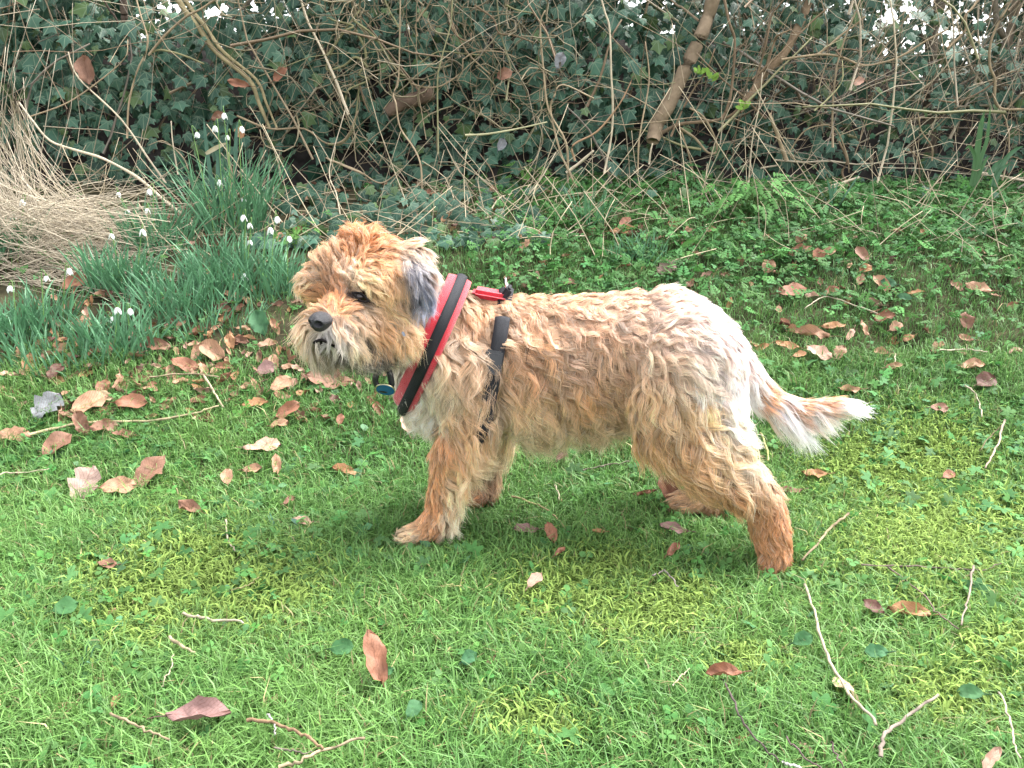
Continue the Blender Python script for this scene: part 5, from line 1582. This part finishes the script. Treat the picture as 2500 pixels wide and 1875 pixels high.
nt_ = obj('name_tag', me, plain_mat('blue_enamel', (.01, .10, .25), .25, .5, coat=.6), collar)
V, F, _ = tubes([np.array([c_ + (math.cos(a) * ex + math.sin(a) * ey) * .0135 for a in np.linspace(0, 2 * PI, 30)])], [(.0011, .0011)], 6)
obj('tag_rim', mesh_np('tag_rim', V, F, smooth=True), plain_mat('brass_rim', (.62, .55, .36), .3, .5, metal=1), nt_)
p, n_ = surf(975, 807)
slab('clasp', p + n_ * .017, norm(RT + UP * .5), norm(UP - RT * .5), -FW, .0035, .007, .0025, plain_mat('dull_steel', (.20, .21, .23), .45, .4, metal=1), collar, .3)

# ---- eye, nose, mouth
def ball(name, c, axes, r, mat, parent, sub=3, fn=None):
    bm = bmesh.new(); bmesh.ops.create_icosphere(bm, subdivisions=sub, radius=1)
    for v in bm.verts:
        q = np.array(v.co)
        if fn: q = fn(q)
        v.co = c + axes[0] * q[0] * r[0] + axes[1] * q[1] * r[1] + axes[2] * q[2] * r[2]
    for f in bm.faces: f.smooth = True
    bmesh.ops.recalc_face_normals(bm, faces=bm.faces)
    me = bpy.data.meshes.new(name); bm.to_mesh(me); bm.free()
    return obj(name, me, mat, parent)


M_eye = plain_mat('eye_ball', (.014, .006, .004), .16, .4, coat=.25)
M_lid = plain_mat('eyelid_skin', (.010, .008, .008), .7, .1)
M_nose = plain_mat('nose_leather', (.022, .022, .026), .38, .5, noise=.3, nscale=600, bump=.7, bscale=1500)
AX = (RT, UP, -FW)
p, n_ = surf(880, 725)
eye = ball('eye', p - n_ * .0025, AX, (.0088, .0086, .0086), M_eye, dog)
lid = []
for sgn in (1, -1):
    lid = [p + n_ * .0045 + RT * x * .0105 + UP * (sgn * .0048 * (1 - x * x) - .0052 * x) - FW * .002 for x in np.linspace(-1.15, 1.15, 11)]
    V, F, _ = tubes([np.array(lid)], [np.array([.0007] + [.0014] * 9 + [.0007])], 8)
    obj('eyelid', mesh_np('eyelid', V, F, smooth=True), M_lid, dog)
ND = norm(np.array([-.52, -.85, -.02])); NS = norm(np.cross(ND, [0, 0, 1.0])); NU = np.cross(NS, ND)     # nose: forward, its right side as we see it, up


def nose_fn(q):
    x, y, z = q
    # x across, y up, z forward: broad on top, narrow below, two nostrils and a groove
    x = x * (1.0 if y > 0 else 1.0 + .42 * y)
    y = y * (.85 if y > 0 else 1.0)
    for s in (-1, 1):
        dd_ = math.hypot((x - s * .44) * 1.0, (y + .05) * 1.15)
        if z > .0: z -= .75 * math.exp(-(dd_ / .22) ** 2)
        if z > .0: z += .10 * math.exp(-((dd_ - .36) / .14) ** 2)
    if z > 0: z -= .14 * math.exp(-(x / .07) ** 2) * (1 if y < .25 else .3)
    return np.array([x, y, z])


p, n_ = surf(782, 784)
NC = p - ND * .001
ball('nose', NC, (NS, NU, ND), (.0160, .0148, .0152), M_nose, dog, 5, nose_fn)
lp = [surf(x, y)[0] + surf(x, y)[1] * .004 for x, y in [(758, 836), (772, 832), (785, 826), (800, 832), (818, 842)]]
V, F, _ = tubes([smooth_path(lp)], [(.0021, .0018)], 8)
obj('lips', mesh_np('lips', V, F, smooth=True), M_lid, dog)

# ---- the coat
def fur():
    T0, T1, T2 = BV[BF[:, 0]], BV[BF[:, 1]], BV[BF[:, 2]]
    cr = np.cross(T1 - T0, T2 - T0); ar = np.linalg.norm(cr, axis=1) / 2
    cen = (T0 + T1 + T2) / 3
    uvc, _ = proj(cen)
    wgt = ar * np.where(uvc[:, 0] < 1085, 1.7, 1.0) * np.where((uvc[:, 0] > 1805) & (uvc[:, 1] < 1040), 2.6, 1.0)
    wgt *= np.where(((CAM - cen) * cr).sum(1) < -.3 * np.linalg.norm(CAM - cen, axis=1) * ar * 2, .35, 1.0)      # thinner on the side turned away
    wgt /= wgt.sum()

    def sample(n):
        f = R.choice(len(BF), n, p=wgt)
        a, b = R.random(n), R.random(n); s = a + b > 1; a[s], b[s] = 1 - a[s], 1 - b[s]
        i = BF[f]
        P = BV[i[:, 0]] * (1 - a - b)[:, None] + BV[i[:, 1]] * a[:, None] + BV[i[:, 2]] * b[:, None]
        N = norm(BN[i[:, 0]] * (1 - a - b)[:, None] + BN[i[:, 1]] * a[:, None] + BN[i[:, 2]] * b[:, None])
        uv, _ = proj(P)
        ok = np.ones(n, bool)
        for (cx_, cy_, r_) in ((880, 728, 8),):
            ok &= ~((np.hypot(uv[:, 0] - cx_, uv[:, 1] - cy_) < r_) & (P[:, 1] < 1.25))
        ok &= ((P - NC) ** 2).sum(1) > .0152 ** 2
        # nothing grows under the straps
        s = (P - hc) @ hn; ok &= ~((np.abs(s) < .0125) & (((P - hc) ** 2).sum(1) < .16 ** 2) & (uv[:, 1] < 965) & (P[:, 1] > 1.2))
        s = (P - gc) @ gn; ok &= ~((np.abs(s) < np.where(uv[:, 1] > 900, .0125, .0085)) & (((P - gc) ** 2).sum(1) < .18 ** 2) & (uv[:, 1] < 1010) & ((uv[:, 1] > 855) | ((uv[:, 1] > 768) & (uv[:, 1] < 800))))
        return P[ok], N[ok]

    KP = 11
    G, GN = sample(6200)
    nG = len(G)
    d, L, c, wv, lf = coat(G)
    T = RT[None] * d[:, :1] - UP[None] * d[:, 1:] + R.normal(0, .13, (nG, 3))
    T = norm(T - (T * GN).sum(1, keepdims=True) * GN)
    B = np.cross(GN, T)
    uvg, _ = proj(G)
    Lg = L * R.uniform(.8, 1.3, nG) * np.where((uvg[:, 0] > 1085) & (uvg[:, 0] < 1800) & (uvg[:, 1] > 760), 1.32, np.where(uvg[:, 0] < 1085, .88, 1.0))
    ph = 2 * PI * 2.6 * fbm(uvg[:, 0] / 95, uvg[:, 1] / 95, 91) + R.normal(0, .55, nG)
    fr = .75 + .75 * fbm(uvg[:, 0] / 120, uvg[:, 1] / 120, 93)
    ph2 = R.uniform(0, 2 * PI, nG)
    side = R.normal(0, .22, nG) * (.5 + wv)
    path = np.zeros((nG, KP, 3)); path[:, 0] = G
    for k in range(1, KP):
        t = (k - .5) / (KP - 1)
        up = lf * .72 * (1.0 - 1.15 * t)
        dir_ = T * (1 - lf * .5)[:, None] + GN * up[:, None]
        dir_ = dir_ + B * (side * t * .9 + wv * .90 * np.sin(ph + fr * 2 * PI * t))[:, None] + GN * (wv * .38 * np.sin(ph2 + fr * 2 * PI * t))[:, None]
        dir_[:, 2] -= np.clip(L - .018, 0, .03) * 20 * t
        path[:, k] = path[:, k - 1] + norm(dir_) * (Lg / (KP - 1))[:, None]
    gb = np.clip(R.normal(1, .21, nG), .6, 1.4)
    gt = R.normal(0, .03, (nG, 1)) * np.array([.3, .0, -1.0])
    gb = np.where(uvg[:, 0] > 1800, 1 + (gb - 1) * .4, gb)

    H, HN = sample(185000)
    nH = len(H)
    from mathutils.kdtree import KDTree
    kd = KDTree(nG)
    for i, p in enumerate(G): kd.insert(p + GN[i] * .0, i)
    kd.balance()
    own = np.empty(nH, np.int32)
    for i in range(nH):
        own[i] = kd.find(H[i])[1]
    bad = (HN * GN[own]).sum(1) < .1
    H, own, HN = H[~bad], own[~bad], HN[~bad]
    nH = len(H)
    _, Lh, ch, wh, lh = coat(H)
    tt = np.linspace(0, 1, KP)
    cl = R.uniform(.60, .98, nH)
    loose = R.random(nH) < .10
    cl[loose] *= .35
    sc = np.clip(R.normal(.95, .16, nH), .4, 1.35)
    g = path[own] - path[own][:, :1]
    pos = H[:, None] + g * sc[:, None, None] + (G[own] - H)[:, None] * (cl[:, None] * tt[None] ** .6)[:, :, None]
    jit = norm(R.normal(0, 1, (nH, 3))) * (Lh * R.uniform(.02, .16, nH) * np.where(loose, 2.0, 1))[:, None]
    pos += jit[:, None] * (tt ** 1.5)[None, :, None]
    # fine personal crimp
    axis_ = norm(R.normal(0, 1, (nH, 3)))
    pos += axis_[:, None] * (.0011 * wh[:, None] * np.sin(R.uniform(0, 6.28, nH)[:, None] + tt[None] * R.uniform(6, 15, nH)[:, None]) * tt[None])[:, :, None]
    hv = np.clip(R.normal(1, .13, nH), .6, 1.45) * gb[own]
    col = ch * hv[:, None] * (1 + gt[own])
    dk = R.random(nH) < .06
    col[dk] *= .5
    wt = R.random(nH) < .10
    col[wt] = col[wt] * .5 + np.array([.62, .56, .48]) * .5
    root_shade = np.interp(tt, [0, .5, 1], [.66, .98, 1.17])  # natural root-to-tip tone, with shade between locks painted into the dark roots
    pc = col[:, None] * root_shade[None, :, None]
    rad = np.interp(tt, [0, .15, .6, 1], [.8, 1, .8, .16])[None] * (R.uniform(.00028, .00050, nH))[:, None]
    hc_ = bpy.data.hair_curves.new('fur')
    hc_.add_curves([KP] * nH)
    hc_.attributes['position'].data.foreach_set('vector', pos.astype(np.float32).ravel())
    ra = hc_.attributes.get('radius') or hc_.attributes.new('radius', 'FLOAT', 'POINT')
    ra.data.foreach_set('value', rad.astype(np.float32).ravel())
    ca = hc_.attributes.new('Col', 'FLOAT_COLOR', 'POINT')
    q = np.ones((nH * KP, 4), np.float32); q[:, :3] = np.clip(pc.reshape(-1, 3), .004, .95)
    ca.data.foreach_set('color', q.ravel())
    hc_.materials.append(M_fur)
    o = bpy.data.objects.new('fur', hc_)
    COL.objects.link(o)
    o.parent = dog
    o.matrix_parent_inverse = Matrix.Translation(-Vector(dog.location))
    o['kind'] = 'stuff'


fur()
